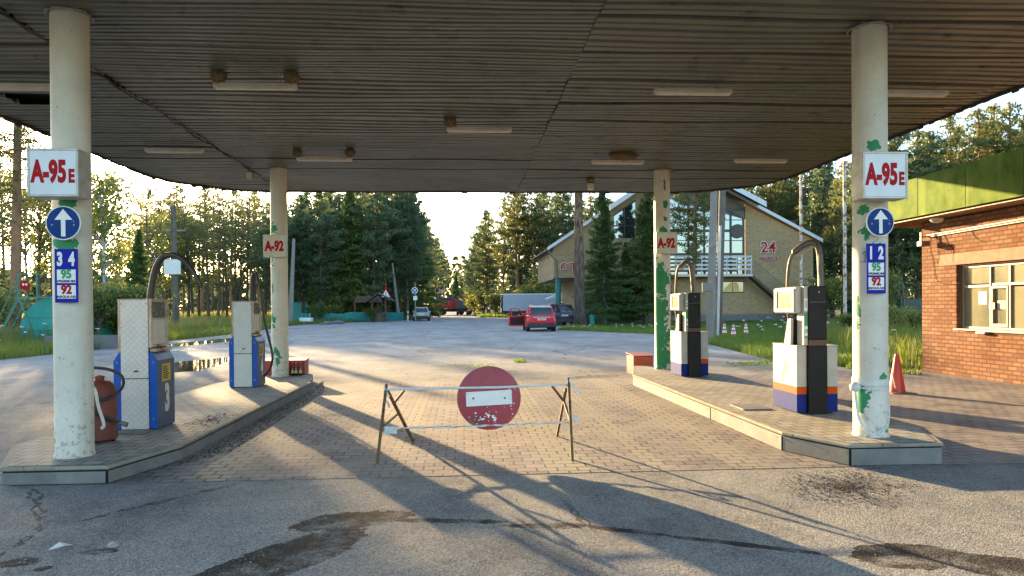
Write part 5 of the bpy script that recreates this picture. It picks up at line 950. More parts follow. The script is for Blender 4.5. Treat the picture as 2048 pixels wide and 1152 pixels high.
M_TRL=mat('trailer_curtain',(.40,.43,.47),(.34,.37,.41),1.2,.55,0,.05); x0=gx(1003,92); o=thing('semi_trailer','long pale grey curtain-sided trailer parked behind the red car','trailer',(x0,92,0)); MB().box(.18,13.4,0,2.5,.95,2.98).build('curtain',M_TRL,o,bevel=.02); MB().box(.0,13.5,-.03,2.53,2.985,3.14).build('roof_rail',M_WHT,o,bevel=.02); MB().box(-.02,.17,-.02,2.52,.7,2.98).build('end_frame',M_TRIM,o); MB().box(.3,13,.3,2.2,.62,.94).build('chassis',M_TRIM,o); m=MB(); m.box(3,9.5,-.01,.03,.5,.93); m.build('side_guard',M_TRIM,o); m=MB()
for k in range(12): m.box(.6+k*1.08,.63+k*1.08,-.008,-.001,.96,2.97)
m.build('strap',M_ALU,o)
for x in (1.6,2.9,4.2): 
    for yy in (.25,2.2): wheel(o,x,yy,.5,.4,'y')
o=thing('roadside_sign','blue and white lettering board above the far red truck','sign',(gx(878,138),138,0)); MB().box(-1.0,1.3,0,.1,4.0,4.02).build('rail',M_STEEL,o); m=text('lettering','АЗК',1.0,M_WHT,o,(0.05,-.05,4.4),xs=.8,bold=.02,ext=.02); m2=MB(); m2.bar((-.8,.1,0),(-.8,.1,4.0),.1); m2.bar((1.0,.1,0),(1.0,.1,4.0),.1); m2.build('post',M_STEEL,o)
# ---------------------------------------------------------------- vegetation
L_PINE=leaf_mat('pine_needles',(.055,.095,.032),(.16,.175,.05),(.30,.28,.06),.35); L_SPR=leaf_mat('spruce_needles',(.05,.105,.03),(.13,.175,.045),(.22,.26,.05),.5); L_DEC=leaf_mat('broad_leaves',(.06,.11,.022),(.17,.20,.04),(.42,.40,.07),.45,.4)
L_PDK=leaf_mat('dark_pine_needles',(.05,.105,.058),(.125,.17,.075),(.22,.26,.08),.3)
M_BARKP=mat('pine_bark',(.15,.10,.065),(.085,.06,.045),3,.95,0,.6,14); M_BARKO=mat('orange_pine_bark',(.30,.15,.07),(.17,.095,.055),2.5,.9,0,.5,12); M_BARKD=mat('grey_bark',(.13,.12,.105),(.08,.072,.062),3,.95,0,.5,14); M_BARKB=mat('birch_bark',(.48,.46,.42),(.36,.34,.31),3,.8,0,.2,14,speck=((.04,.035,.03),.6,5))
def quads(C,size,asp,nrm_up=.3,droop=None):
    n=len(C); a=rng.normal(size=(n,3))
    if droop is not None: a=a*.45+droop
    a/=np.linalg.norm(a,axis=1,keepdims=True)+1e-9; b=rng.normal(size=(n,3)); b[:,2]+=nrm_up; b=np.cross(a,b); b/=np.linalg.norm(b,axis=1,keepdims=True)+1e-9
    s=size*(.6+.8*rng.random((n,1))); a=a*s; b=b*s*asp
    V=np.empty((n,4,3)); V[:,0]=C-a*.5; V[:,1]=C+b*.5-a*.1; V[:,2]=C+a*.55; V[:,3]=C-b*.5-a*.1
    return V.reshape(-1,3), np.arange(4*n).reshape(-1,4)
def clump(centres,radii,n,flat=.6):
    out=[]
    for c,r in zip(centres,radii):
        k=max(4,int(n*(r**1.6))); d=rng.normal(size=(k,3)); d/=np.linalg.norm(d,axis=1,keepdims=True); d*= (rng.random((k,1))**.45)*r; d[:,2]*=flat; out.append(np.asarray(c)+d)
    return np.concatenate(out)
def trunk_mb(h,r,bend=.15,taper=.25,n=10,sides=9,flare=1.35):
    m=MB(); P=[];rs=[];ph=random.random()*6
    for i in range(n+1):
        t=i/n; P.append((math.sin(t*3+ph)*bend-math.sin(ph)*bend,math.cos(t*2.3+ph)*bend-math.cos(ph)*bend,h*t)); rs.append(r*(1-(1-taper)*t)*(flare if i==0 else 1.0))
    m.tube(P,rs,sides); return m,P
def at(P,z,h):
    t=max(0,min(.999,z/h))*(len(P)-1); i=int(t); f=t-i; return Vector(P[i]).lerp(Vector(P[i+1]),f)
def pine_proto(h,cb,spread,r,seed,dens=1.0,leafsz=.42,bark=M_BARKP,leaf=L_PINE,stubs=6,shape='pine',leafn=26):
    random.seed(seed); global rng; rng=np.random.default_rng(seed)
    m,P=trunk_mb(h,r,bend=.012*h); C=[];RR=[]
    nb=int((h*(1-cb))*3.9*dens)
    for i in range(nb):
        f=(i+random.random())/nb; z=h*(cb+(1-cb)*f*.985); a=i*2.399+random.random()*.9
        prof=math.sin(math.pi*min(1,(.18+.82*f)))**.7 if shape=='pine' else (1-f)**.75*.95+.05
        if f<.25 and shape=='pine': prof*=.55+1.5*f
        L=spread*prof*(.55+.6*random.random()); up=.12+.35*f+random.uniform(-.1,.15)
        b0=at(P,z,h); d=Vector((math.cos(a),math.sin(a),up)); d.normalize(); e=b0+d*L; mid=b0+d*L*.5+Vector((0,0,-.05*L))
        m.tube([b0,mid,e],[.035+.012*L,.025+.006*L,.012],4,cap=False)
        k=max(2,int(L*1.9))
        for j in range(k):
            g=.35+.65*(j+random.random()*.6)/k; q=b0.lerp(e,g)+Vector((random.uniform(-.3,.3),random.uniform(-.3,.3),random.uniform(-.05,.25)))*(.4+.25*L); C.append(q); RR.append(random.uniform(.45,.95)*(.8+.1*L))
    for i in range(stubs):
        z=h*random.uniform(.25,cb); a=random.random()*6.28; b0=at(P,z,h); L=random.uniform(.5,1.9); m.tube([b0,b0+Vector((math.cos(a)*L*.6,math.sin(a)*L*.6,.05)),b0+Vector((math.cos(a)*L,math.sin(a)*L,-.25*L))],[.03,.02,.008],4,cap=False)
    pts=clump(C,RR,leafn,.36); V,Q=quads(pts,leafsz,.30,1.2)
    return crown_pair(m,V,Q,bark,leaf)
def crown_pair(m,V,Q,bark,leaf):
    tr=bpy.data.meshes.new('trunk'); tr.from_pydata(m.v,[],m.f); tr.materials.append(bark); tr.shade_smooth()
    return tr,npmesh('crown',V,Q,leaf)
def spruce_proto(h,r0,r,seed,leafsz=.34,n=13,cb=.06,leaf=L_SPR):
    random.seed(seed); global rng; rng=np.random.default_rng(seed)
    m,P=trunk_mb(h,r,bend=.004*h,taper=.08); pts=[];dr=[]
    z=h*cb
    while z<h*.985:
        f=(z/h-cb)/(1-cb); L0=r0*(1-f)**1.0+.10; nb=max(4,int(9-4*f))
        for j in range(nb):
            a=random.random()*6.28; L=L0*random.uniform(.55,1.18); b0=at(P,z,h); dv=Vector((math.cos(a),math.sin(a),0)); e=b0+dv*L+Vector((0,0,-.26*L+.10*L*f+.4*f)); mid=b0+dv*L*.5+Vector((0,0,-.20*L))
            m.tube([b0,mid,e],[.03,.02,.006],3,cap=False); k=int(n*(2+L*4.2)/4)
            for q in range(k):
                g=(random.random()**.7); p=b0.lerp(mid,g*2) if g<.5 else mid.lerp(e,g*2-1); w_=.10+.30*L*(1-abs(g-.55)); side=dv.cross(Vector((0,0,1)))*random.uniform(-w_,w_)
                pts.append(p+side+Vector((0,0,random.uniform(-.22,.06)-abs(side.length)*.25))); dd=dv*.7+side*.8; dr.append((dd.x,dd.y,dd.z-.45))
        z+=.20+.34*(1-f)*h/12
    V,Q=quads(np.array([tuple(p) for p in pts]),leafsz,.36,.5,np.array(dr)); return crown_pair(m,V,Q,M_BARKD,leaf)
def decid_proto(h,cb,spread,r,seed,dens=1.0,leafsz=.26,bark=M_BARKD,forks=4,leaf=L_DEC,leafn=30):
    random.seed(seed); global rng; rng=np.random.default_rng(seed)
    m,P=trunk_mb(h*.92,r,bend=.02*h,taper=.2); C=[];RR=[]
    for i in range(int(forks*7*dens)):
        f=random.random()**.8; z=h*(cb+(0.9-cb)*f); a=random.random()*6.28; prof=.45+math.sin(math.pi*min(1,.15+.8*f))*.6; L=spread*prof*random.uniform(.5,1.1); b0=at(P,z*.85,h*.92)
        e=b0+Vector((math.cos(a)*L,math.sin(a)*L,L*random.uniform(.5,1.2))); mid=b0.lerp(e,.5)+Vector((0,0,.12*L)); m.tube([b0,mid,e],[.05+.01*L,.03,.01],5,cap=False)
        for j in range(3+int(L*1.5)):
            g=random.uniform(.35,1.05); q=b0.lerp(e,g)+Vector((random.uniform(-1,1),random.uniform(-1,1),random.uniform(-.5,.8)))*(.3+.16*L); C.append(q); RR.append(random.uniform(.3,.7)*(.75+.1*spread))
    pts=clump(C,RR,leafn,.75); V,Q=quads(pts,leafsz,.62,.3); return crown_pair(m,V,Q,bark,leaf)
PROTO={
 'dpine':[pine_proto(19,.14,3.7,.26,s,1.3,.52,leaf=L_PDK,leafn=36,bark=M_BARKP) for s in (1,2,3)],
 'pine':[pine_proto(21,.36,3.3,.25,s,1.15,.46,bark=M_BARKO,leafn=34) for s in (4,5,6)],
 'thin':[pine_proto(16,.30,2.5,.15,s,1.0,.25,bark=M_BARKP,leafn=34,stubs=14) for s in (7,8,9)],
 'spruce':[spruce_proto(14,3.6,.2,s,.36,44) for s in (10,11)],
 'lawn':[spruce_proto(13,3.3,.24,s,.22,80,.15,leaf=L_SPR) for s in (12,13)],
 'dec':[decid_proto(13,.22,2.4,.14,s,1.25,.22,leafn=44) for s in (14,15,16)],
 'birch':[decid_proto(14,.35,2.0,.13,17,.9,.30,bark=M_BARKB)],
 'bush':[decid_proto(4.2,.08,1.7,.07,s,1.6,.24,forks=5) for s in (18,19)],
}
NAME=dict(dpine='pine_tree',pine='pine_tree',thin='pine_tree',spruce='spruce_tree',lawn='spruce_tree',dec='leafy_tree',birch='birch_tree',bush='bush')
CAT=dict(bush='bush'); BASEH=dict(dpine=19,pine=21,thin=16,spruce=14,lawn=13,dec=13,birch=14,bush=4.2)
random.seed(5); rng=np.random.default_rng(5)
def tree(kind,x,y,h,label,group=None,rz=None,var=None):
    tr,cr=PROTO[kind][(var if var is not None else random.randrange(9))%len(PROTO[kind])]
    s=h/BASEH[kind]; sx=s*random.uniform(.88,1.12)
    o=thing(NAME[kind],label,CAT.get(kind,'tree'),(x,y,-.08),random.random()*6.28 if rz is None else rz,group); o.scale=(sx,sx,s)
    link('stem' if kind=='bush' else 'trunk',tr,o); link('foliage' if kind=='bush' else 'crown',cr,o); return o
ORD=['first','second','third','fourth','fifth','sixth','seventh','eighth','ninth','tenth','eleventh','twelfth','thirteenth','fourteenth','fifteenth','sixteenth','seventeenth','eighteenth','nineteenth','twentieth','twenty-first','twenty-second','twenty-third']
def row(kind,items,fmt,group):
    for i,it in enumerate(items): tree(it[3] if len(it)>3 else kind,it[0],it[1],it[2],fmt.format(ORD[i]),group)
# big named trees
tp=gp(1160,654); p=MB(); 
m,P=trunk_mb(17,.43,bend=.10,taper=.55,n=14,sides=16,flare=1.28)
random.seed(31); rng=np.random.default_rng(31); C=[];RR=[]
for i in range(46):
    f=i/46; z=10.2+6.6*f; a=i*2.4; L=random.uniform(1.5,4.2)*(.5+.7*math.sin(math.pi*min(1,.25+.75*f))); b0=at(P,z,17); e=b0+Vector((math.cos(a)*L,math.sin(a)*L,-.1*L+.5*f*L)); m.tube([b0,b0.lerp(e,.5)+Vector((0,0,.1*L)),e],[.07,.045,.012],5,cap=False)
    for j in range(int(2+L*2)):
        q=b0.lerp(e,random.uniform(.4,1.05))+Vector((random.uniform(-.5,.5),random.uniform(-.5,.5),random.uniform(-.2,.4))); C.append(q); RR.append(random.uniform(.35,.7))
for k in range(5): a=random.random()*6.28; b0=at(P,random.uniform(4,9),17); m.tube([b0,b0+Vector((math.cos(a)*.7,math.sin(a)*.7,-.1))],[.04,.012],5)
V,Q=quads(clump(C,RR,30),.28,.3,.5); t=NT('big_pine_bark'); z=t.sep()[2]; f=t.ramp(z,0,1); hz=t.math('ADD',t.math('MULTIPLY',z,.1),t.math('MULTIPLY_ADD',t.noise(1.2,4),.5,-.25)); c1=t.mix(t.ramp(hz,.25,.8),(.10,.082,.068),(.24,.145,.085)); c1=t.mix(t.ramp(t.noise(1,6,.7,v=t.mapv((7,7,1.6))),.42,.56),(.055,.045,.038),c1); M_BIG=t.bsdf(c1,.95,0,t.bump(t.noise(1,6,.7,v=t.mapv((7,7,1.6))),1,.05),.2)
a,b=crown_pair(m,V,Q,M_BIG,L_PINE); o=thing('pine_tree','big pine with a thick bare trunk beside the dark blue car','tree',(tp[0],tp[1],-.1)); link('trunk',a,o); link('crown',b,o)
tree('lawn',gx(1208,57.5),57.5,11.2,'bushy spruce on the hotel lawn just right of the big pine trunk',None,.4,0); tree('lawn',gx(1292,58.5),58.5,12.0,'bushy spruce on the hotel lawn behind the far right column',None,2.0,1); 
tree('lawn',gx(1252,60.2),60.2,7.0,'smaller spruce between the two lawn spruces before the hotel',None,1.0,1); tree('pine',gx(1385,55.5),55.5,13.0,'pine whose boughs hang before the dark hotel windows, left of the concrete post',None,1.3,0)
# pine at far left (dark trunk, drooping bare boughs)
random.seed(77); rng=np.random.default_rng(77)
m,P=trunk_mb(17,.30,bend=.12,taper=.42,n=14,sides=12,flare=1.2); C=[];RR=[]
for i in range(58):
    f=i/58; z=5.0+11.5*f; a=i*2.4+random.random(); L=random.uniform(1.6,3.9)*(1.15-.6*f); b0=at(P,z,17); e=b0+Vector((math.cos(a)*L,math.sin(a)*L,(-.42+.75*f)*L)); m.tube([b0,b0.lerp(e,.5)+Vector((0,0,.14*L)),e],[.05,.032,.008],5,cap=False)
    if f>.22:
        for j in range(int(2+L*2.2)): C.append(b0.lerp(e,random.uniform(.35,1.05))+Vector((random.uniform(-.5,.5),random.uniform(-.5,.5),random.uniform(-.3,.3)))); RR.append(random.uniform(.3,.6))
V,Q=quads(clump(C,RR,210),.17,.36,.5); a,b=crown_pair(m,V,Q,M_BARKO,L_PINE); x=gx(30,40); o=thing('pine_tree','tall dark pine behind the turquoise tank at the left edge','tree',(x,40,-.1)); link('trunk',a,o); link('crown',b,o)
# sparse backlit stand, left of the far left column
thin=[(150,62,15.5),(172,70,16),(198,60,15.5),(216,86,11),(236,80,9.5),(254,88,11),(276,90,13.5),(290,74,12.6),(306,84,14.4),(322,90,15.8),(340,96,17),(356,92,16.2),(376,94,16.4),(398,98,17.3),(418,90,15.8),(436,84,14.8),(454,98,17.6),(472,92,16.4),(492,88,15.8),(512,94,17),(530,90,16.3)]
row('thin',[(gx(a,Y),Y,h,'dec' if i in (0,2,5,8,9,12) else 'thin') for i,(a,Y,h) in enumerate(thin)],'{} thin backlit tree from the left in the sparse stand beyond the meadow','thin trees in the sparse stand')
thin2=[(-20,56,14),(10,70,17),(60,78,17),(82,62,14),(100,85,18),(180,78,15),(245,104,14.5),(285,108,17),(350,108,18),(385,112,18),(415,104,16.5),(445,118,18),(480,110,17),(505,120,18),(530,106,16)]
row('dec',[(gx(a,Y),Y,h,'thin' if i%3==1 else 'dec') for i,(a,Y,h) in enumerate(thin2)],'{} tree from the left in the farther hazy row of the sparse stand','trees in the farther sparse row')
row('thin',[(gx(a,Y),Y,h,'pine' if i%3==0 else 'thin') for i,(a,Y,h) in enumerate([(292,150,26),(312,140,25),(330,152,26.5),(350,146,26),(368,140,25),(386,154,26.5),(404,146,25.5),(424,140,25),(442,152,26.5),(462,144,25.5),(480,150,26),(500,142,25),(518,152,26),(536,146,25.5)])],'{} tall far pine from the left rising behind the sparse stand','tall far pines behind the sparse stand')
tree('spruce',gx(278,46),46,6.6,'small dark spruce behind the front blue pump'); tree('birch',gx(206,50),50,13,'slim pale-barked tree just right of the front left column')
row('bush',[(gx(198,36),36,3.0),(gx(228,38),38,2.4),(gx(262,37),37,3.1),(gx(300,41),41,2.3)],'{} leafy bush from the left behind the front left column','bushes in the left verge')
row('bush',[(gx(8,42),42,2.6),(gx(-30,38),38,3)],'{} bush from the tank at the far left edge','bushes left of the tank')
# dark conifers behind the turquoise fence
front=[(548,82,13.5,'dpine'),(572,88,14,'dpine'),(605,84,14.5,'dpine'),(640,82,15.5,'dpine'),(668,90,16.5,'dpine'),(700,84,15.8,'spruce'),(728,92,18,'dpine'),(748,84,17.5,'dpine'),(775,90,19,'dpine'),(800,96,20,'dpine'),(815,92,18,'dpine'),(818,106,20,'spruce')]
row('dpine',[(gx(a,Y),Y,h,k) for a,Y,h,k in front],'{} dark conifer from the left in the front row behind the turquoise fence','dark conifers behind the turquoise fence')
back=[(560,104,17),(590,110,17.8),(605,118,19),(620,104,18),(640,116,20),(655,108,19.5),(670,120,21),(685,112,19),(715,106,20),(740,112,21),(765,108,21),(790,116,22),(822,118,21)]
row('dpine',[(gx(a,Y),Y,h) for a,Y,h in back],'{} pine from the left in the second row behind the turquoise fence','second-row pines behind the turquoise fence')
rl=[(-9.5,112,20.5),(-10.5,124,21),(-9.2,136,21),(-11,146,22),(-8.8,158,21),(-9.6,170,22),(-8.4,184,22),(-9.2,198,21),(-8.2,214,22),(-8.0,232,22),(-7.6,252,21)]
row('dpine',[(x,y,h,'pine' if i%3==1 else 'dpine') for i,(x,y,h) in enumerate(rl)],'{} conifer from the silver car along the left edge of the far road','conifers along the left edge of the far road')
rr_=[(6.5,122,20,'pine'),(8.5,114,21,'pine'),(4.6,138,20,'dpine'),(5.2,150,21,'pine'),(4.4,164,20,'dpine'),(4.8,180,21,'pine'),(4.2,196,21,'dpine'),(4.0,214,20,'dpine'),(3.8,236,21,'dpine'),(2.0,262,17,'dpine'),(-3,285,15,'spruce'),(-1,300,15,'dpine')]
row('pine',rr_,'{} conifer from the yard along the right edge of the far road','conifers along the right edge of the far road')
mid=[(11,112,21,'pine'),(13.5,118,21,'pine'),(15.5,111,20,'dpine'),(18,120,20,'pine'),(20.5,114,19,'pine'),(23,122,20,'dpine'),(26,116,19,'pine'),(10,126,22,'dpine'),(14,130,22,'dpine'),(18,134,22,'dpine'),(22,132,21,'dpine'),(27,130,21,'dpine')]
row('pine',mid,'{} tall pine in the wood behind the grey trailer','pines behind the grey trailer')
row('bush',[(gx(950,112),112,4.5),(gx(968,108),108,4.0),(gx(992,104),104,3.6),(gx(1012,108),108,4.2),(gx(1050,100),100,4.4),(gx(1085,100),100,5)],'{} leafy bush from the left along the road edge by the grey trailer','bushes by the grey trailer')
row('dec',[(gx(1075,102),102,8.5),(gx(1140,100),100,9)],'{} small leafy tree from the left above the grey trailer','small leafy trees above the grey trailer')
ht=[(1365,92,19,'pine'),(1400,86,19,'pine'),(1440,90,20,'dpine'),(1475,88,20,'pine'),(1510,94,21,'dpine'),(1545,86,20,'pine'),(1575,92,20,'dpine'),(1605,84,19,'pine'),(1635,88,20,'pine'),(1665,80,18,'dpine'),(1700,76,17,'pine')]
row('pine',[(gx(a,Y),Y,h,k) for a,Y,h,k in ht],'{} pine from the left in the wood behind the hotel roof','pines behind the hotel')
h2=[(1380,110,23),(1460,108,23),(1530,106,22),(1590,104,22),(1650,100,21),(1715,96,20)]
row('dpine',[(gx(a,Y),Y,h) for a,Y,h in h2],'{} dark pine from the left in the back row behind the hotel','back-row pines behind the hotel')
rk=[(1645,70,15,'dpine'),(1685,66,15,'pine'),(1725,62,16,'dpine'),(1760,60,15,'dpine'),(1800,58,17,'dpine'),(1835,62,17,'pine'),(1870,58,16,'dpine'),(1910,60,18,'pine'),(1950,57,17.5,'pine'),(1990,60,19,'pine'),(2030,56,18,'pine'),(2075,58,19,'dpine'),(2120,56,18,'pine')]
row('pine',[(gx(a,Y),Y,h,k) for a,Y,h,k in rk],'{} pine from the left in the wood behind the kiosk roof','pines behind the kiosk')
row('dpine',[(gx(a,Y),Y,h) for a,Y,h in [(1740,78,19),(1790,80,20),(1850,78,20),(1915,80,22),(1980,78,22),(2045,80,22)]],'{} pine from the left in the second row of the wood behind the kiosk','second-row pines behind the kiosk')
row('bush',[(gx(1795,33),33,1.6),(gx(1828,30),30,1.5),(gx(1660,58),58,4),(gx(1760,55),55,4.2),(gx(1700,34),34,1.3)],'{} bush in the long grass left of the kiosk','bushes left of the kiosk')
row('bush',[(gx(636,78),78,2.2),(gx(670,80),80,2),(gx(742,77.5),77.5,1.6),(gx(834,100),100,4)],'{} bush along the left road edge by the turquoise fence','bushes by the turquoise fence')
row('spruce',[(gx(625,81),81,5.5),(gx(760,88),88,7),(gx(790,98),98,7)],'{} young dark spruce under the conifers behind the turquoise fence','young spruces behind the turquoise fence')
# ---- far wood: one mass
random.seed(3); rng=np.random.default_rng(3); C=[];RR=[]
for i in range(900):
    a=random.uniform(-1.05,1.05); 
    if -.08<a<-.045: continue
    d=random.uniform(300,420) if a>-.09 else random.uniform(240,380); h=random.uniform(9,14) if a<-.12 else random.uniform(17,24)
    x=math.sin(a)*d; y=math.cos(a)*d
    for k in range(7): C.append((x+random.uniform(-2,2),y+random.uniform(-2,2),h*(.12+.86*k/6))); RR.append(3.6*(1.1-k/7.5))
C=np.array(C);RR=np.array(RR); n=10; d=rng.normal(size=(len(C),n,3)); d/=np.linalg.norm(d,axis=2,keepdims=True); pts=(C[:,None,:]+d*RR[:,None,None]*(rng.random((len(C),n,1))**.4)).reshape(-1,3); V,Q=quads(pts,2.4,.55,.4)
L_FAR=leaf_mat('far_wood_leaves',(.05,.075,.03),(.10,.12,.04),(.2,.22,.08),.02); o=link('far_wood',npmesh('far_wood',V,Q,L_FAR)); tag(o,'distant mass of woodland closing the view beyond the meadow and trees','wood',kind='stuff')
# ---- grass
def pip(poly,x,y):
    c=np.zeros(len(x),bool); n=len(poly); j=n-1
    for i in range(n):
        xi,yi=poly[i];xj,yj=poly[j]; c^=((yi>y)!=(yj>y))&(x<(xj-xi)*(y-yi)/((yj-yi) or 1e-9)+xi); j=i
    return c
def grass(name,label,poly,n,h,w,m_,cl=.35,edge_h=None):
    xs=[p[0] for p in poly];ys=[p[1] for p in poly]; X=rng.uniform(min(xs),max(xs),n*3);Y=rng.uniform(min(ys),max(ys),n*3); k=pip(poly,X,Y); X,Y=X[k][:n],Y[k][:n]; n=len(X)
    pat=.55+.45*np.sin(X*.9+np.sin(Y*.6)*2)*np.sin(Y*.75+1.3*np.sin(X*.5)); keep=rng.random(n)<(.55+.6*pat); X,Y,pat=X[keep],Y[keep],pat[keep]; n=len(X)
    H_=h*(.45+.7*pat)*rng.uniform(.5,1.25,n); a=rng.uniform(0,6.28,n); l=rng.uniform(.1,.55,n)*H_; ww=w*rng.uniform(.6,1.4,n); a2=rng.uniform(0,6.28,n)
    B=np.stack([X,Y,np.full(n,-.03)],1); s=np.stack([np.cos(a2),np.sin(a2),np.zeros(n)],1)*ww[:,None]; ln=np.stack([np.cos(a),np.sin(a),np.zeros(n)],1)
    V=np.empty((n,5,3)); V[:,0]=B-s; V[:,1]=B+s; md=B+ln*(l*.3)[:,None]; md[:,2]+=H_*.6; V[:,2]=md+s*.7; V[:,3]=md-s*.7; tp_=B+ln*l[:,None]; tp_[:,2]+=H_; V[:,4]=tp_
    i0=np.arange(n)*5; F4=np.stack([i0,i0+1,i0+2,i0+3],1); T=np.stack([i0+3,i0+2,i0+4,i0+4],1)
    me=bpy.data.meshes.new(name); me.vertices.add(n*5); me.vertices.foreach_set('co',V.astype(np.float32).ravel())
    lp=np.concatenate([F4.ravel(),T[:,:3].ravel()]).astype(np.int32); me.loops.add(len(lp)); me.loops.foreach_set('vertex_index',lp); me.polygons.add(2*n)
    me.polygons.foreach_set('loop_start',np.concatenate([np.arange(n)*4,4*n+np.arange(n)*3]).astype(np.int32)); me.update(calc_edges=True); me.materials.append(m_)
    return tag(link(name,me),label,'grass',kind='stuff')
G1=leaf_mat('verge_grass',(.045,.095,.015),(.13,.17,.035),(.36,.40,.06),.25,.5); G2=leaf_mat('meadow_grass',(.10,.14,.03),(.26,.23,.08),(.50,.46,.13),.12,.6); G3=leaf_mat('lawn_grass',(.05,.12,.015),(.11,.18,.03),(.30,.40,.06),.3,.5)
grass('verge_grass','dense green grass along the left edge of the yard',[(-15.2,24.6),(-14.9,30),(-15.1,33),(-14.5,46),(-15.3,66),(-8,86.5),(-6.5,92),(-14,92),(-20,66),(-19,46),(-20,33),(-20,24),(-26,18),(-40,13),(-40,12)],80000,.5,.013,G1)
grass('meadow_grass','tall pale sunlit meadow grass behind the left verge and round the tank',[(-20,20),(-19,46),(-19,66),(-16,74),(-48,84),(-62,60),(-46,22)],80000,.9,.02,G2)
grass('far_meadow','yellow sunlit meadow under the sparse trees',[(-18,72),(-20,150),(-110,190),(-100,80),(-48,78)],30000,1.0,.06,G2)
grass('lawn_grass','green grass in front of the hotel and round the spruces',[(6.2,48.3),(10.6,40.2),(40,40),(40,62),(10.4,62.5),(9.2,57)],70000,.28,.014,G3)
grass('tall_grass','tall green grass and weeds in front of the dark green fence left of the kiosk',[(14.5,28),(11.5,19),(11.2,17.4),(24,17.3),(50,46),(50,56),(26,50),(17,38)],60000,.8,.012,G1); grass('short_grass','shorter grass round the striped cones and concrete post',[(10.1,28.6),(9.1,20.7),(10.0,18.4),(11.5,19),(14.5,28),(17,38),(16,40),(10.7,40)],38000,.26,.010,G3)
grass('road_edge_grass','grass at the right edge of the far road by the trailer',[(2.2,101),(8,94.3),(10.5,84.5),(13,98),(6,118),(1.6,125)],9000,.55,.05,G3)
grass('underwood_grass','grass under the dark conifers behind the turquoise fence',[(-14,76),(-8,89),(-5.4,92),(-5,112),(-14,112),(-22,90)],12000,.5,.05,G1)
grass('crack_weeds','thin bright weeds growing along the joint at the edge of the paving',[gp(*q) for q in ((862,731),(985,727),(985,733),(862,735))],700,.09,.008,G3); grass('weed_tuft','bright weed tuft growing in the yard beyond the no-entry disc',[gp(*q) for q in ((1027,722),(1050,721),(1052,725),(1030,726))],420,.17,.012,G3)
grass('crack_weeds','yellow-green weeds on the asphalt behind the white pumps',[gp(*q) for q in ((1448,726),(1560,722),(1580,730),(1470,733))],900,.12,.012,G3); grass('crack_weeds','sparse weeds at the far edge of the paving right of the island',[gp(*q) for q in ((1690,738),(1840,752),(1845,748),(1700,733))],900,.22,.012,G1)
# white umbels and seed heads in the long grass
def umbels(name,label,poly,n,h,m_):
    mb=MB(); 
    for (x,y) in [(random.uniform(min(p[0] for p in poly),max(p[0] for p in poly)),random.uniform(min(p[1] for p in poly),max(p[1] for p in poly))) for _ in range(n)]:
        hh=h*random.uniform(.6,1.2); mb.bar((x,y,0),(x+.05,y,hh),.012,mi=1)
        for k in range(7): a=random.random()*6.28; r=random.uniform(0,.09); mb.lathe([(.0001,hh-.01),(.03,hh+.01),(.0001,hh+.03)],6,(x+.05+r*math.cos(a),y+r*math.sin(a),random.uniform(-.02,.02)))
    return tag(mb.build(name,[m_,G1]),label,'flowers',kind='stuff')
umbels('white_umbels','white umbel flowers dotted in the long grass left of the kiosk',[(10.5,24),(22,38)],34,.85,M_WHT); umbels('white_umbels','white umbel flowers in the meadow in front of the tank',[(-24,26),(-16,33)],40,.95,M_WHT); umbels('lawn_flowers','tiny white flowers on the lawn before the hotel',[(6.8,46),(15,54)],30,.2,M_WHT)
# ---- pebbles and litter
def scatter(name,label,poly,n,s0,s1,m_,flat=.7,cat='gravel',power=1.0):
    mb=MB(); xs=[p[0] for p in poly];ys=[p[1] for p in poly]; k=0; cx=sum(xs)/len(xs);cy=sum(ys)/len(ys)
    while k<n:
        x=random.uniform(min(xs),max(xs));y=random.uniform(min(ys),max(ys))
        if not pip(poly,np.array([x]),np.array([y]))[0]: continue
        if random.random()>power: q_=random.random()**.8; x=cx+(x-cx)*q_;y=cy+(y-cy)*q_
        s=s0+(s1-s0)*random.random()**3; a=random.random()*6.28; c,d=math.cos(a),math.sin(a); v=[]
        for (u,w_,z) in ((-1,-.6,0),(1,-.7,0),(.9,.7,0),(-.8,.8,0),(-.5,-.3,1),(.6,-.2,.9),(.3,.45,1.1)): u*=s*random.uniform(.7,1.2);w_*=s*random.uniform(.7,1.2); v.append((x+u*c-w_*d,y+u*d+w_*c,.002+z*s*flat))
        mb.add(v,[(0,1,5,4),(1,2,6,5),(2,3,6),(3,0,4,6),(4,5,6)]); k+=1
    return tag(mb.build(name,m_),label,cat,kind='stuff')
M_PEB=mat('pebble_stone',(.24,.235,.225),(.15,.145,.14),40,.8); M_PEBL=mat('pebble_light',(.40,.38,.35),(.25,.24,.22),40,.8); M_LEAF=mat('dry_litter',(.085,.055,.035),(.035,.025,.018),30,.9)
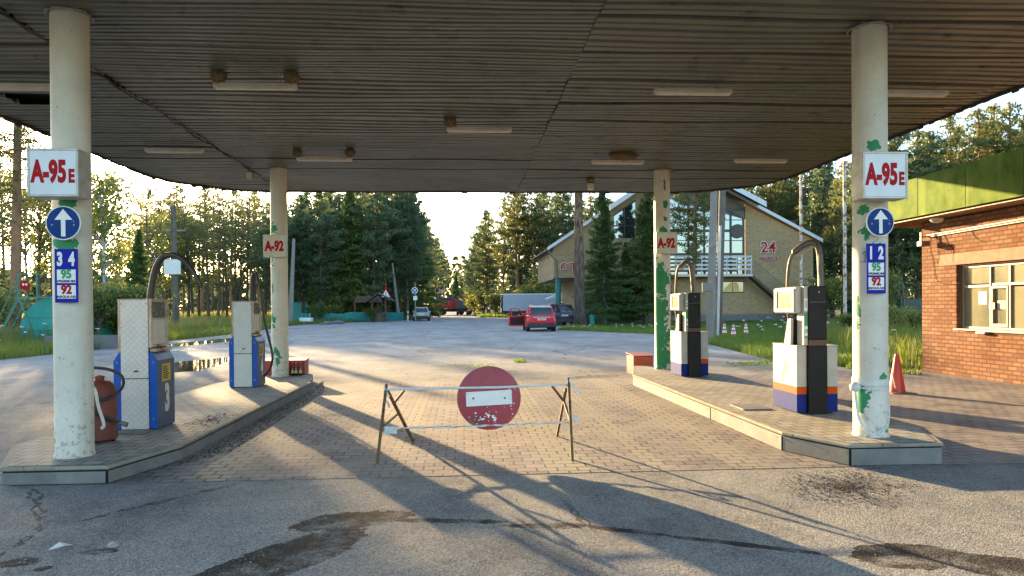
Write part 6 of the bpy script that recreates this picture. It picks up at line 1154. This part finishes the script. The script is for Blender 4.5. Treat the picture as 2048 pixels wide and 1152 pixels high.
scatter('gravel','loose grey gravel on the asphalt in the left foreground',[(-4.6,4.2),(-1.2,4.2),(-1.5,5.8),(-2.6,6.9),(-4.2,6.9)],1500,.003,.010,M_PEB); scatter('pale_gravel','pale pebbles over the foreground asphalt',[(-4.6,4.2),(3.8,4.2),(4.5,7),(-4.2,6.9)],420,.002,.007,M_PEBL)
random.seed(9)
scatter('litter','brown leaf litter along the foot of the left island',[(-3.06,7.9),(-2.7,8.6),(-2.75,14.5),(-3.2,16.6),(-3.02,14.5)],4200,.006,.02,M_LEAF,.4,'leaf litter')
scatter('litter','dark leaf litter heap on the asphalt before the right island',px([(1560,945),(1760,935),(1850,975),(1780,1020),(1640,1010),(1560,985)]),2600,.003,.011,M_LEAF,.5,'leaf litter',.25); scatter('litter','dark litter patch on the paving left of the barrier',px([(560,880),(640,862),(700,872),(680,890),(600,900)]),1100,.003,.011,M_LEAF,.4,'leaf litter',.4); scatter('litter','litter patch by the far end of the right island',px([(1215,775),(1260,768),(1300,780),(1290,795),(1240,790)]),900,.004,.014,M_LEAF,.4,'leaf litter',.6)
scatter('litter','crumbled dirt beyond the barrier at the paving edge',px([(1140,753),(1235,748),(1238,754),(1145,758)]),700,.004,.013,M_LEAF,.4,'leaf litter'); x_=scatter('litter','crumbs of litter on the left island beside the front blue pump',[(-3.62,9.6),(-3.2,9.3),(-3.15,10.4),(-3.5,10.5)],350,.005,.014,M_LEAF,.4,'leaf litter',.6); x_.location.z=.18
tag(MB().lathe([(.0001,0),(.035,.008),(.04,.025),(.0001,.045)],9,(*gp(227,1096),.004)).build('stone',M_PEBL,smooth=40),'small round pale stone in a damp spot at the left foreground','stone'); 
m=MB(); m.add([(0,0,.01),(.10,.03,.03),(.12,.10,.012),(.03,.11,.03),(.05,.05,.05)],[(0,1,4),(1,2,4),(2,3,4),(3,0,4)]); o=m.build('plastic_scrap',M_RAG,fix=False); o.location=(*gp(95,1105),.004); tag(o,'crumpled pale plastic scrap on the gravel at the left foreground','litter')
